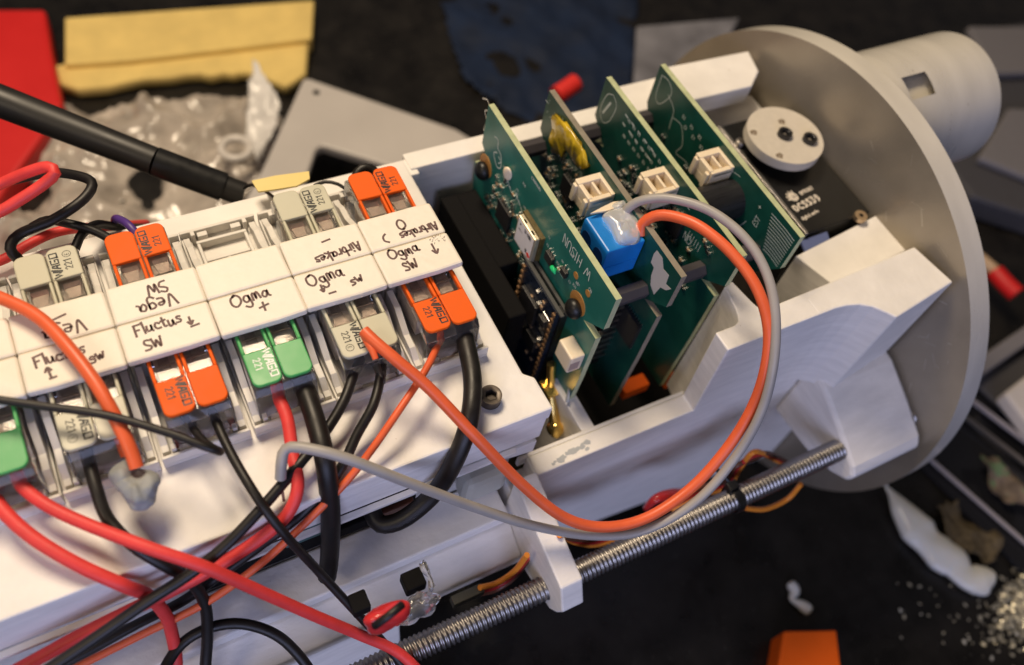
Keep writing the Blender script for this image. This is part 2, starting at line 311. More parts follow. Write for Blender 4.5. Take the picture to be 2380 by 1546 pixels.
# ================================================================== CARRIERS AND LEVER CONNECTORS (local frame: seam at y 0, front at -y)
PIT = 1.86; YC = .99
def slot(i): return -.885 - PIT * i
def build_carrier(kind):
    """returns list of (name, bmesh, material, bevel)"""
    L = []
    bm = B(); hw = .90
    box(bm, (-hw, -2.68, -1.548), (hw, -.02, -1.43))
    box(bm, (-hw, -2.68, -1.43), (hw, -2.6, -1.16)); box(bm, (-hw, -2.6, -1.43), (-hw + .07, -.02, -1.32)); box(bm, (hw - .07, -2.6, -1.43), (hw, -.02, -1.32))
    if kind == 'empty':
        box(bm, (-.6, -2.35, -1.43), (.6, -2.27, -1.2)); box(bm, (-.6, -1.35, -1.43), (.6, -1.27, -1.2)); box(bm, (-.6, -2.27, -1.43), (-.52, -1.35, -1.2)); box(bm, (.52, -2.27, -1.43), (.6, -1.35, -1.2))
        box(bm, (-.52, -1.86, -1.43), (.52, -1.78, -1.26)); box(bm, (-.04, -1.78, -1.43), (.04, -1.35, -1.26))
        cyl(bm, (-.36, -1.66, -1.22), (.36, -1.66, -1.22), .05, n=10)
    L.append(('tray', bm, CARR, .02))
    bm = B()
    for s in (-1, 1):
        xa, xb = sorted((s * .71, s * .86))
        prism(bm, [(-.7, -1.42), (-.7, -.62), (-1.2, -.66), (-1.75, -1.0), (-2.1, -1.02), (-2.35, -1.2), (-2.5, -1.22), (-2.5, -1.42)], 'x', xa, xb)
        box(bm, (s * .62 - .05, -2.56, -1.42), (s * .62 + .05, -2.43, -1.08)); box(bm, (s * .40 - .12, -2.58, -1.42), (s * .40 + .12, -2.45, -1.2))
    L += [('latch_arm', b, CARR, .015) for b in comps(bm)]
    bm = B(); box(bm, (-.85, -.52, -1.42), (.85, -.03, -.20)); L.append(('pillar', bm, CARR, .02))
    return L
def label_plate(lx, ltilt, seed):
    rnd = random.Random(seed); bm = B(); hw = .929; z0 = .0
    a = rnd.uniform(-.015, .015); b = rnd.uniform(-.02, .01)
    pts = [(-hw, -.006), (hw, -.006), (hw - rnd.uniform(0, .006), -.975 + a), (.3, -.99 + b), (-.4, -.985 + a), (-hw + rnd.uniform(0, .015), -.97 + b)]
    prism(bm, pts, 'z', z0, -.19); return bm
hand = {  # (slot, side): list of (text, x, y, height)  in label coordinates, read from that side
 (0, 'f'): [('Ogma', -.62, -.34, .24), ('v', .38, -.52, .24), ('SW', -.42, -.74, .2)], (0, 'b'): [('Airbrakes', -.78, -.36, .19), (')', .45, -.36, .22), ('O', -.1, -.72, .26)],
 (1, 'f'): [('Ogma', -.70, -.42, .27), ('v', -.5, -.66, .16), ('-', -.35, -.86, .2), ('sw', .18, -.68, .22)], (1, 'b'): [('Airbrakes', -.74, -.42, .22), ('-', -.15, -.82, .26)],
 (2, 'f'): [('Ogma', -.50, -.40, .27), ('+', .02, -.74, .28)], (2, 'b'): [],
 (3, 'f'): [('Fluctus', -.62, -.38, .24), ('v', .42, -.50, .18), ('-', .46, -.68, .22), ('SW', -.52, -.82, .22)], (3, 'b'): [('Vega', -.35, -.42, .27), ('SW', -.25, -.78, .25)],
 (4, 'f'): [('Fluctus', -.66, -.45, .24), ('^', -.5, -.72, .2), ('-', -.46, -.86, .18), ('sw', .30, -.70, .22)], (4, 'b'): [('Vega', -.38, -.42, .27), ('-', -.1, -.80, .34)],
 (5, 'f'): [], (5, 'b'): []}
carr_desc = {(0, 'f'): 'white carrier labelled Ogma SW with an arrow, holding the front connector nearest the circuit boards', (0, 'b'): 'white carrier labelled Airbrakes with a circle, holding the back connector nearest the circuit boards',
 (1, 'f'): 'white carrier labelled Ogma with a minus, under the cream connector touched by the orange tip', (1, 'b'): 'white carrier labelled Airbrakes with a minus, under the cream back connector',
 (2, 'f'): 'white carrier labelled Ogma with a plus, under the green front connector', (2, 'b'): 'empty white carrier with a bare frame and a blank label',
 (3, 'f'): 'white carrier labelled Fluctus with a minus, under the orange front connector', (3, 'b'): 'white carrier labelled SW Vega, under the orange back connector beside the purple wire',
 (4, 'f'): 'white carrier labelled Fluctus with an up arrow, its writing crossed by the orange wire', (4, 'b'): 'white carrier labelled Vega with a minus, under the cream back connector at the left',
 (5, 'f'): 'white carrier with unwritten label under the green connector cut by the left edge', (5, 'b'): 'white carrier with unwritten label at the left edge behind the label strip'}
proto_parts = {}
for (i, side) in [(i, s) for i in range(6) for s in 'fb']:
    kind = 'empty' if (i, side) == (2, 'b') else 'std'
    t = thing('connector_carrier', carr_desc[(i, side)], 'connector carrier', (0, 0, 0), 'white carriers in two rows on the box')
    if kind not in proto_parts: proto_parts[kind] = [obj(n, b_, m_, t, bev=bv) for n, b_, m_, bv in build_carrier(kind)]
    else:
        for p in proto_parts[kind]:
            c = p.copy(); COL.objects.link(c); c.parent = t
    if side == 'b':
        for ch in COL.objects:
            if ch.parent == t: ch.scale.y = 1.11
    lp = obj('label_plate', label_plate(0, 0, i * 2 + (side == 'b')), LABEL, t, bev=.06)
    rnd = random.Random(i * 7 + ord(side))
    if hand[(i, side)]:
        for txt, x, y, h in hand[(i, side)]:
            bm = B(); write(bm, txt, (x, y, .0), (1, rnd.uniform(.0, .12), 0), (-.08, 1, 0), h * 1.12, .050, jit=.10, rnd=rnd, squash=.86 if len(txt) > 5 else 1.0); obj('handwriting', bm, INK, lp)
        if (i, side) == (0, 'f'):
            bm = B()
            for k in range(26):
                p = Vector((rnd.uniform(.45, .82), rnd.uniform(-.28, -.02), 0)); a = rnd.uniform(0, 6)
                ribbon(bm, [p, p + Vector((math.cos(a), math.sin(a), 0)) * rnd.uniform(.01, .05)], .012, Vector((0, 0, 1)))
            obj('ink_smudge', bm, INK, lp)
    dz = rnd.uniform(-.012, .012) if i else 0
    t.location = (slot(i), YC, dz); t.rotation_euler = (0, 0, (math.pi if side == 'b' else 0) + rnd.uniform(-.012, .012))

def lever_bm(side):
    bm = B(); x0, x1 = (-.635, -.012) if side < 0 else (.012, .635); r = .17; zt, zb = -.235, -.33
    out = [(x0, -1.46)]
    out += [(x0 + r - r * math.cos(a), -2.32 + r - r * math.sin(a)) for a in [math.pi / 2 * k / 6 for k in range(7)]]
    out += [(x1 - r + r * math.sin(a), -2.32 + r - r * math.cos(a)) for a in [math.pi / 2 * k / 6 for k in range(7)]]
    out += [(x1, -1.46)]
    prism(bm, out, 'z', zt, zb)
    for xa, xb in ((x0, x0 + .075), (x1 - .075, x1)):
        prism(bm, [(-1.462, zt - .004), (-.7, -.26), (-.7, -.42), (-1.462, -.42)], 'x', xa, xb)
    return bm
def build_connector(colname, mcol, ink, cert):
    L = []
    bm = B(); prism(bm, [(-.58, -1.36), (-.58, -.42), (-.9, -.36), (-1.5, -.36), (-2.28, -.38), (-2.40, -.52), (-2.44, -1.0), (-2.44, -1.36)], 'x', -.655, .655)
    L.append(('housing', bm, CLEAR, .03))
    for s in (-1, 1):
        bm = B(); cx_ = s * .325
        prism(bm, [(cx_ - .10, -.62), (cx_ + .10, -.62), (cx_ + .12, -1.1), (cx_ + .17, -1.40), (cx_ - .17, -1.40), (cx_ - .12, -1.1)], 'z', -.52, -.49)
        L.append(('spring_clamp', bm, CLAMP, 0))
        bm = B(); prism(bm, [(-1.30, -.50), (-1.44, -.44), (-1.45, -.50), (-1.32, -.56)], 'x', cx_ - .17, cx_ + .17); L.append(('copper_tongue', bm, COPPER, 0))
        bm = B(); prism(bm, [(-.98, -.47), (-1.02, -.43), (-1.04, -.47)], 'x', cx_ - .2, cx_ + .2); L.append(('contact_edge', bm, STEEL, 0))
    bm = B(); box(bm, (-.52, -1.75, -1.15), (.52, -.65, -.56)); L.append(('inner_insert', bm, mat(colname + '_insert', (.62, .54, .47), .5, var=.3, vscale=5), .03))
    for s in (-1, 1): L.append(('lever', lever_bm(s), mcol, .028))
    bm = B(); wordmark(bm, (-.225, -1.50, -.235), (0, -1, 0), (1, 0, 0), .150, .042)
    write(bm, '221', (-.47, -1.66, -.235), (0, -1, 0), (1, 0, 0), .15, .026, smooth=False, gap=.22)
    if cert:
        P = [Vector((-.42 + .085 * math.cos(a), -2.08 + .085 * math.sin(a), -.235)) for a in [2 * math.pi * k / 14 for k in range(15)]]; ribbon(bm, P, .012, Vector((0, 0, 1)))
        write(bm, 'E', (-.46, -2.05, -.235), (0, -1, 0), (1, 0, 0), .08, .012, smooth=False)
    L.append(('wordmark', bm, ink, 0)); return L
con = [(0, 'f', 'o', 'orange lever connector at the front row end nearest the circuit boards, thick black wire below'), (1, 'f', 'c', 'cream lever connector in the front row with the orange wire tip on its lever'),
 (2, 'f', 'g', 'green lever connector in the front row with a red and a thick black wire'), (3, 'f', 'o', 'orange lever connector in the front row, just left of the whole green one'),
 (4, 'f', 'c', 'cream lever connector in the front row crossed by a black wire'), (5, 'f', 'g', 'green lever connector cut off by the left edge of the photo'),
 (0, 'b', 'o', 'orange lever connector at the back row end nearest the circuit boards'), (1, 'b', 'c', 'cream lever connector in the back row beside the yellow tape'),
 (3, 'b', 'o', 'orange lever connector in the back row next to the purple wire'), (4, 'b', 'c', 'cream lever connector in the back row at the left with black wires')]
kinds = {'o': ('orange', ORANGE, BINK, False), 'g': ('green', GREEN, WINK, False), 'c': ('cream', CREAM, BINK, True)}; protos = {}
LAB = {('lever', s): None for s in 'lr'}
for i, side, k, lab in con:
    t = thing('lever_connector', lab, 'lever connector', (0, 0, 0), 'lever connectors in two rows')
    if k not in protos:
        protos[k] = []; last = None
        for n, b_, m_, bv in build_connector(*kinds[k]):
            if n == 'wordmark': protos[k].append((obj(n, b_, m_, last_l), 'w'))
            else:
                o = obj(n, b_, m_, t, bev=bv); protos[k].append((o, n))
                if n == 'lever' and not any(q[1] == 'lever' for q in protos[k][:-1]): last_l = o
    else:
        fl = None
        for p, n in protos[k]:
            c = p.copy(); COL.objects.link(c)
            if n == 'w': c.parent = fl
            else:
                c.parent = t
                if n == 'lever' and fl is None: fl = c
    rnd = random.Random(i * 3 + ord(side) + 5)
    t.location = (slot(i) + (.08 if (i, side) == (0, 'f') else rnd.uniform(-.02, .04)), YC + (.29 if side == 'b' else 0) + rnd.uniform(-.02, .02), rnd.uniform(-.02, .02)); t.rotation_euler = (rnd.uniform(-.012, .012), rnd.uniform(-.02, .02), (math.pi if side == 'b' else 0) + rnd.uniform(-.02, .02))

# ================================================================== PRINTED TRAY (right half of the sled)
YL = -3.98; YI = -3.42
t = thing('printed_sled', 'white printed tray with high sides that carries the row of green circuit boards', 'sled', (6, .65, -8))
def uy(a, b, y): p = U(a, b, 'y', y); return (p.x, p.z)
# near wall, low part then rising to the high rail
bm = B(); lo = uy(1612, 955, YL); hi = uy(1697, 808, YL); lz = lo[1]
prism(bm, [(.1, -10.4), (.1, lz - .6), (.7, lz - .6), (.7, lz), (lo[0], lz), (hi[0], -1.0), (10.05, -1.0), (10.05, -4.6), (12.75, -4.6), (12.75, -12.9)], 'y', YL, YI); obj('near_wall', bm, PRINT, t, bev=.04)
print('low rail z', lz, lo, hi)
bm = B(); prism(bm, [(8.3, -3.96), (8.9, -3.985), (9.25, -4.03), (9.6, -4.14), (9.9, -4.33), (10.15, -4.62), (10.29, -4.83), (12.69, -4.5), (12.47, -3.13), (9.37, -3.22), (8.3, -3.44)], 'z', -.994, -4.9); obj('near_end_block', bm, PRINT, t, bev=.05)
bm = B(); prism(bm, [(5.85, -3.5), (5.98, -3.42), (6.14, -3.36), (6.23, -3.2), (6.30, -3.0), (6.42, -2.33), (6.72, -2.26), (6.83, -2.95), (6.88, -3.15), (6.98, -3.26), (7.2, -3.30), (9.45, -3.24), (9.45, -3.5)], 'z', -.998, -6); obj('slot_rib', bm, PRINT, t, bev=.03)
bm = B(); pxprism(bm, [(1850, 595), (2058, 490), (2128, 572), (1935, 660)], -1.66, -6); obj('servo_shelf', bm, PRINT, t, bev=.03)
# low rail inner flange and cross rib
bm = B(); prism(bm, [(.5, lz - .02), (lo[0] + .1, lz - .02), (lo[0] + .1, lz - .4), (.5, lz - .4)], 'y', YI + .002, YI + .12); box(bm, (2.45, YI + .002, -8), (2.85, -1.6, lz - .03)); obj('cross_rib', bm, PRINT, t, bev=.03)
# far wall
bm = B(); prism(bm, [(.7, -1.55), (10.0, -1.55), (10.0, -8.2), (.7, -8.2)], 'y', 4.42, 5.02); box(bm, (.55, 4.25, -3.2), (.9, 4.86, -1.60)); obj('far_wall', bm, PRINT, t, bev=.04)
bm = B(); pxprism(bm, [(1535, 158), (1740, 118), (1764, 165), (1748, 200), (1580, 240)], -.9, -1.55); box(bm, (7.6, 4.44, -8), (12.5, 5.6, -1.56)); obj('far_end_block', bm, PRINT, t, bev=.05)
bm = B(); box(bm, (.7, YI + .05, -8.4), (9.8, 4.4, -8.0)); obj('floor', bm, BLACKM, t)  # coloured black to stand for the shade deep in the tray
bm = B(); box(bm, (9.6, 1.9, -5.5), (12.7, 4.44, -2.1)); obj('far_servo_ledge', bm, PRINT, t, bev=.05)
# fin that holds the threaded rod
def uxx(a, b, x): p = U(a, b, 'x', x); return (p.y, p.z)
XF = .62; FW = .62
bm = B(); fp = [uxx(1252, 1105, XF), uxx(1302, 1225, XF), uxx(1355, 1345, XF), uxx(1357, 1400, XF), (-6.98, -5.75), (-6.75, -6.15), (-6.3, -6.32), (-3.99, -7.0), (-3.99, uxx(1252, 1105, XF)[1])]
print('fin', fp)
prism(bm, fp, 'x', XF - FW, XF); obj('rod_bracket', bm, PRINT, t, bev=.05)
# boss at the bulkhead
ROD0, RY, RZ = 10.0, -6.3, -5.75
bp = [uxx(1918, 908, 10.75), uxx(1975, 1108, 10.75)]
print('boss', bp)
bm = B(); prism(bm, [(-3.99, -4.5), (-4.78, -4.62), (-5.9, -5.15), (-6.95, -5.72), (-7.18, -6.02), (-7.12, -6.35), (-6.6, -6.75), (-5.6, -7.1), (-3.99, -7.2)], 'x', 10.0, 12.78); obj('rod_boss', bm, PRINT, t, bev=.12)

# ================================================================== BULKHEAD
XB = 12.85; CB = (.62, -7.0); RB = 8.2; TH = .75
t = thing('bulkhead', 'round aluminium end plate with a slotted tube hub behind it', 'bulkhead', (XB, CB[0], CB[1] - RB))
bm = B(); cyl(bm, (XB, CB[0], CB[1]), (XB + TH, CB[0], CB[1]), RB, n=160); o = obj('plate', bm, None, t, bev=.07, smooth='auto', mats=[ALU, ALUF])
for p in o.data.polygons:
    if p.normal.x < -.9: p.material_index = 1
bm = B(); HC = (1.484, -1.148); HR = 2.087; XE = 18.0; n = 72; rings = []
for (x, r) in ((XB + TH - .06, HR), (14.38, HR), (15.34, HR), (XE, HR), (XE, HR - .35), (XB + TH, HR - .35)):
    rings.append([bm.verts.new((x, HC[0] + r * math.cos(2 * math.pi * k / n), HC[1] + r * math.sin(2 * math.pi * k / n))) for k in range(n)])
RI = n
for j in range(5):
    for k in range(n):
        a = 2 * math.pi * (k + .5) / n
        if j == 1 and 1.78 < a < 2.12: continue
        bm.faces.new((rings[j][k], rings[j + 1][k], rings[j + 1][(k + 1) % n], rings[j][(k + 1) % n]))
obj('hub_tube', bm, ALU, t, smooth='auto')
bm = B(); cyl(bm, (XB + TH, HC[0], HC[1]), (XE - .5, HC[0], HC[1]), HR - .7, n=40); obj('hub_core', bm, BLACKM, t)

t = [q for q in COL.objects if q.name == 'bulkhead'][0]
bm = B(); rnd = random.Random(31)
for k in range(60):
    a = rnd.uniform(.3, 1.5); r_ = rnd.uniform(3, 8.0); c = Vector((XB - .001, CB[0] - r_ * math.cos(a), CB[1] + r_ * math.sin(a))); d = Vector((0, rnd.uniform(-1, 1), rnd.uniform(-1, 1))).normalized() * rnd.uniform(.05, .5)
    ribbon(bm, [c, c + d * .5 + Vector((0, .01, .01)), c + d], rnd.uniform(.006, .02), Vector((-1, 0, 0)))
tag(obj('scratches', bm, mat('scratch_metal', (.62, .58, .50), .35, metal=.7), t), kind='stuff')
# rod, nut, zip tie
rx0, rx1 = -9, 13.9
def rod_bm(x0, x1, y, z, r, pitch):
    bm = B(); n = 32; rings = []; steps = int((x1 - x0) / pitch * 6)
    for i in range(steps + 1):
        x = x0 + (x1 - x0) * i / steps; ring = []
        for k in range(n):
            a = 2 * math.pi * k / n; ph = (x / pitch - k / n) % 1; h = 1 - abs(2 * ph - 1)
            rr = r - .052 * (1 - h); ring.append(bm.verts.new((x, y + rr * math.cos(a), z + rr * math.sin(a))))
        rings.append(ring)
    for a, b in zip(rings, rings[1:]):
        for k in range(n): bm.faces.new((a[k], b[k], b[(k + 1) % n], a[(k + 1) % n]))
    return bm
t = thing('threaded_rod', 'long steel threaded rod running along the front of the sled into the end plate', 'threaded rod', (3, RY, RZ))
obj('rod', rod_bm(-9, 13.9, RY, RZ, .325, .125), ZINC, t, smooth=True)
bm = B(); cyl(bm, (XB + TH + .01, RY, RZ), (XB + TH + .45, RY, RZ), .55, n=6); obj('nut', bm, ZINC, t, bev=.04)
zx = U(1700, 1165, 'y', RY).x
t = thing('zip_tie', 'black zip tie cinched round the threaded rod over the servo cable', 'zip tie', (zx, RY, RZ))
bm = B(); rings = []
for x, r in ((-.13, .36), (-.12, .40), (.12, .40), (.13, .36)):
    rings.append([bm.verts.new((zx + x, RY + r * 1.0 * math.cos(a), RZ + r * math.sin(a))) for a in [2 * math.pi * k / 32 for k in range(32)]])
for j in range(4):
    for k in range(32): bm.faces.new((rings[j][k], rings[(j + 1) % 4][k], rings[(j + 1) % 4][(k + 1) % 32], rings[j][(k + 1) % 32]))
obj('strap', bm, BLACKP, t, bev=.01)
bm = B(); p = Vector((zx - .05, RY + .25, RZ + .33)); box(bm, p - Vector((.16, .13, .1)), p + Vector((.16, .13, .16))); tube(bm, [p, p + Vector((-.1, .3, .18)), p + Vector((-.25, .65, .2))], .07, n=6); obj('head', bm, BLACKP, t, bev=.02)

# ================================================================== CIRCUIT BOARDS
def smd(parent, x, y, z, w, h, d=.05, kind='r', rnd=random):
    """surface part on the -x face at x; y,z centre; w along y, h along z"""
    if kind == 'r':
        bm = B(); box(bm, (x - d, y - w / 2, z - h / 2), (x, y + w / 2, z + h / 2)); o = obj('resistor', bm, CHIP if rnd.random() < .45 else mat_cap, parent, bev=.006)
        bm = B(); e = w * .24
        box(bm, (x - d - .004, y - w / 2 - .01, z - h / 2 - .003), (x + .0, y - w / 2 + e, z + h / 2 + .003)); box(bm, (x - d - .004, y + w / 2 - e, z - h / 2 - .003), (x, y + w / 2 + .01, z + h / 2 + .003)); pieces('end_cap', bm, SOLDER, o)
    else:
        bm = B(); box(bm, (x - d, y - w / 2, z - h / 2), (x, y + w / 2, z + h / 2)); o = obj('chip', bm, CHIP, parent, bev=.008)
        bm = B(); k = int(w / .09)
        for q in range(k):
            yy = y - w / 2 + (q + .5) * w / k
            for s in (-1, 1): box(bm, (x - .02, yy - .02, z + s * (h / 2 + .05) - .04), (x - .001, yy + .02, z + s * (h / 2 + .05) + .04))
        pieces('pin', bm, SOLDER, o)
    return o
mat_cap = mat('ceramic_capacitor', (.34, .22, .12), .45)
OUT = [(4.1, .5), (-2.47, .5), (-2.47, -.70), (-1.75, -1.28), (-2.36, -1.27), (-2.36, -3.2), (-2.3, -6.0), (3.9, -6.0), (4.3, -1.75), (3.35, -1.4), (4.1, -.85)]
def make_board(x, ztop, label, m=PCB, edge=FR4, th=.16, dy=0):
    t = thing('circuit_board', label, 'circuit board', (x, .8, -6), 'green circuit boards standing in the tray')
    pts = [(y + dy, z + (ztop - .5) if z > .4 else z) for y, z in OUT]
    if x > 7: pts = [(4.1, .5), (-2.5, .5), (-2.5, -.74), (-1.5, -2.2), (3.2, -2.2), (4.1, -.85)]; pts = [(y + dy, z) for y, z in pts]
    bm = B(); prism(bm, pts, 'x', x, x + th)
    o = obj('substrate', bm, None, t, mats=[edge, m])
    for p in o.data.polygons:
        if abs(p.normal.x) > .9: p.material_index = 1
    return t
XS = [2.60, 4.40, 6.19, 7.99]
def silk(t, x, items, name='silkscreen'):
    bm = B()
    for txt, y, z, h, w, dirn in items:   # direction 1: reads toward -y (as on the near boards), -1 the other way
        write(bm, txt, (x, y, z), (0, -dirn, 0), (0, 0, dirn), h, w, smooth=True, gap=.2)
    return obj(name, bm, SILK, t)
def silkline(bm, pts, x, w=.02): ribbon(bm, spline([Vector((x, a, b)) for a, b in pts], .08), w, Vector((-1, 0, 0)))

# --- board 1
t1 = make_board(XS[0], .5, 'front green circuit board with a stickered satellite module and a dark processor board on it'); x = XS[0]
rnd = random.Random(11)
for k in range(85):
    y = rnd.uniform(-.5, 3.4); z = rnd.uniform(-2.3, -.75)
    if (.3 < y < 1.6 and z > -1.9) or (y < .3 and z < -1.05) or (z > -1.1 and y > 3) : continue
    smd(t1, x, y, z, rnd.choice((.1, .16)), rnd.choice((.06, .09)), .05, rnd=rnd)
for k in range(34): smd(t1, x, rnd.uniform(.9, 3.4), rnd.uniform(-4.6, -2.3), .14, .08, .05, rnd=rnd)
for y, z, w, h in ((2.35, -1.9, .7, .7), (2.0, -3.2, .9, .5), (.05, -1.0, .35, .3), (3.0, -3.0, .5, .5), (-.62, -.75, .25, .2)): smd(t1, x, y, z, w, h, .1, 'c')
silk(t1, x - .001, [('WNSH*R', -.28, -.14, -.34, .03, 1)])  # placeholder line is replaced below
bpy.data.objects.remove([o for o in COL.objects if o.name.startswith('silkscreen')][-1])
rnd = random.Random(77)
bm = B()
write(bm, 'W.HISUN', (x, -1.45, .22), (0, 1, 0), (0, 0, -1), .30, .028, gap=.16)
write(bm, 'EINIRNURI', (x, 1.6, .30), (0, -1, 0), (0, 0, 1), .09, .014, gap=.2)
write(bm, 'PT', (x, -.70, .02), (0, 1, 0), (0, 0, -1), .12, .016); write(bm, 'CN', (x, -1.55, -.28), (0, -1, 0), (0, 0, 1), .1, .016)
for y, z in ((-.2, -.9), (-.45, -1.05), (-1.0, -.8), (-1.05, -1.0), (2.9, -.6), (2.6, -.9), (1.9, -.2)): write(bm, 'R2I', (x, y, z), (0, -1, 0), (0, 0, 1), .09, .014, smooth=False)
silkline(bm, [(3.55, -.1), (3.35, -.05), (3.3, -.3), (3.1, -.35), (3.0, -.7), (3.2, -.85), (3.45, -.6), (3.3, -.45)], x, .035); silkline(bm, [(3.2, -.5), (3.05, -.55), (3.15, -.7)], x, .03)
for k in range(40):
    a = rnd.uniform(-1.2, 3.2); b = rnd.uniform(-2.1, -.55)
    if not (.4 < a < 1.55) and (a > .4 or b > -1.0): write(bm, rnd.choice(('C1', 'R5', 'U2', 'E3')), (x, a, b), (0, -1, 0), (0, 0, 1), .075, .013, smooth=False)
for k in range(10): silkline(bm, [(2.6 - k * .17, -.75 - (k % 3) * .09), (2.5 - k * .17, -.82 - (k % 3) * .09)], x, .05)
obj('silkscreen', bm, SILK, t1)
bm = B()
for y, z, r in ((-1.0, -.42, .1), (-1.58, -.40, .1)): cyl(bm, (x - .012, y, z), (x, y, z), r, n=20)
pieces('test_pad', bm, MASKPAD, t1)
for y, z in ((-1.38, -1.08), (3.72, -1.35)):
    bm = B(); cyl(bm, (x - .014, y, z), (x, y, z), .34, n=32); o = obj('copper_ring', bm, MASKPAD, t1)
    bm = B(); c = (x - .02, y - .04, z - .14); blob(bm, (x - .12, y - .04, z - .12), (.2, .27, .27), 1, .02); obj('standoff_screw', bm, BLACKP, t1, smooth=True)
bm = B(); blob(bm, (x - .05, 2.6, -.48), (.07, .15, .2), 4, .5, 16); obj('glue_dab', bm, JST, t1, smooth=True)
# satellite module
bm = B(); box(bm, (x - .12, .46, -1.74), (x - .001, 1.46, -.70)); o = obj('satellite_module', bm, mat('module_board', (.10, .07, .02), .4, var=.3, vscale=8), t1)
bm = B(); box(bm, (x - .27, .5, -1.70), (x - .121, 1.42, -.74)); obj('shield_can', bm, SHIELD, o, bev=.03)
bm = B(); prism(bm, [(.56, -1.64), (1.36, -1.64), (1.36, -.80), (.56, -.80)], 'x', x - .276, x - .2701); obj('sticker', bm, WHITEP, o)
bm = B(); X_ = x - .277
write(bm, '*', (X_, 1.25, -.95), (0, -1, 0), (0, 0, 1), .09, .02); write(bm, 'U-HIR', (X_, 1.0, -.96), (0, -1, 0), (0, 0, 1), .11, .022, smooth=False); write(bm, 'NEO-11', (X_, 1.28, -1.12), (0, -1, 0), (0, 0, 1), .05, .01, smooth=False)
write(bm, 'IIIIII', (X_, .74, -1.5), (0, 0, 1), (0, 1, 0), .07, .012, smooth=False); obj('sticker_print', bm, BINK, o)
bm = B(); prism(bm, [(.64 + .09 * math.cos(a), -1.48 + .07 * math.sin(a)) for a in [k * math.pi / 6 for k in range(12)]], 'x', x - .280, x - .2761); obj('red_mark', bm, mat('red_print', (.7, .04, .02), .5), o)
for y in (1.15, .75):
    bm = B(); box(bm, (x - .24, y - .07, -.742), (x - .18, y + .07, -.736)); obj('vent_slot', bm, BLACKM, o)
# processor module
mx_ = 2.0
bm = B(); box(bm, (mx_, -1.42, -4.9), (mx_ + .14, .32, -1.22)); o = obj('processor_module', bm, None, t1, mats=[mat('black_solder_mask', (.010, .016, .030), .3, var=.4, vscale=8)])
for (y, z, w, h) in ((-.35, -2.3, .8, .8), (-.85, -3.3, .5, .5), (-.2, -3.6, .4, .6), (-1.05, -2.05, .3, .25)):
    bm = B(); box(bm, (mx_ - .1, y - w / 2, z - h / 2), (mx_, y + w / 2, z + h / 2)); obj('chip', bm, CHIP, o, bev=.01)
for k in range(26):
    y = rnd.uniform(-1.2, .1); z = rnd.uniform(-4.6, -1.4); bm = B(); box(bm, (mx_ - .04, y - .05, z - .03), (mx_, y + .05, z + .03)); obj('resistor', bm, SOLDER if k % 3 == 0 else mat_cap, o)
bm = B(); box(bm, (mx_ - .03, -1.30, -2.4), (mx_, -.95, -1.75)); obj('metal_can', bm, STEEL, o, bev=.02)
bm = B()
for yy in (-1.37, .27):
    for k in range(15): box(bm, (mx_ - .05, yy - .055, -1.38 - k * .235 - .06), (mx_ + .001, yy + .055, -1.38 - k * .235 + .05))
pieces('gold_pad', bm, mat('tarnished_gold_pad', (.20, .11, .05), .5, metal=.4), o)
for yy in (-1.37, .27):
    bm = B(); box(bm, (mx_ + .14, yy - .12, -4.9), (x - .26, yy + .12, -1.22)); obj('header_strip', bm, BLACKP, o)
bm = B(); box(bm, (mx_ + .02, -1.6, -1.22), (mx_ + .12, .45, -1.16)); box(bm, (mx_ + .2, -1.6, -1.24), (mx_ + .28, .45, -1.16)); box(bm, (mx_ + .36, -1.6, -1.24), (mx_ + .42, .45, -1.16)); pieces('header_rail', bm, mat('grey_header', (.06, .06, .055), .5), o)
o.location += Vector((.25, .28, -.42))
# status light component, small green blob of wire
bm = B(); blob(bm, (x - .1, -.28, -1.02), (.06, .12, .08), 3, .4, 14); obj('green_lamp', bm, mat('green_lamp_plastic', (.02, .55, .18), .3), t1, smooth=True)
# white connector low on board 1 and the gold antenna jack
p = U(1312, 825, 'x', x - .35); bm = B(); box(bm, (x - .42, p.y - .36, p.z - .34), (x - .001, p.y + .30, p.z + .34)); o = obj('white_connector', bm, JST, t1, bev=.05)
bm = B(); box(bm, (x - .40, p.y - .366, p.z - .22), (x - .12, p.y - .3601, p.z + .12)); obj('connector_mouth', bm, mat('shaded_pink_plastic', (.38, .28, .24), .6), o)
jt = U(1285, 900, 'x', x - .2)
bm = B(); cyl(bm, jt + Vector((0, .35, .7)), jt + Vector((0, .1, -.1)), .13, n=16); cyl(bm, jt + Vector((0, .1, -.1)), jt + Vector((0, 0, -.35)), .2, n=6); box(bm, jt + Vector((-.25, -.25, -.08)), jt + Vector((.22, .3, .0)))
q = U(1292, 995, 'x', x - .3); cyl(bm, jt + Vector((0, 0, -.35)), q, .16, n=16); blob(bm, q, (.24, .27, .26), 3, .15, 18); obj('antenna_jack', bm, GOLD, t1, smooth='auto')
# flake of tape at the far edge
bm = B(); silkline(bm, [(4.5, .35), (4.25, .5), (4.1, .3), (4.3, .1), (4.15, -.1), (4.2, -.5)], x + .05, .05); obj('tape_flake', bm, mat('clear_flake', (.5, .48, .4), .3), t1)

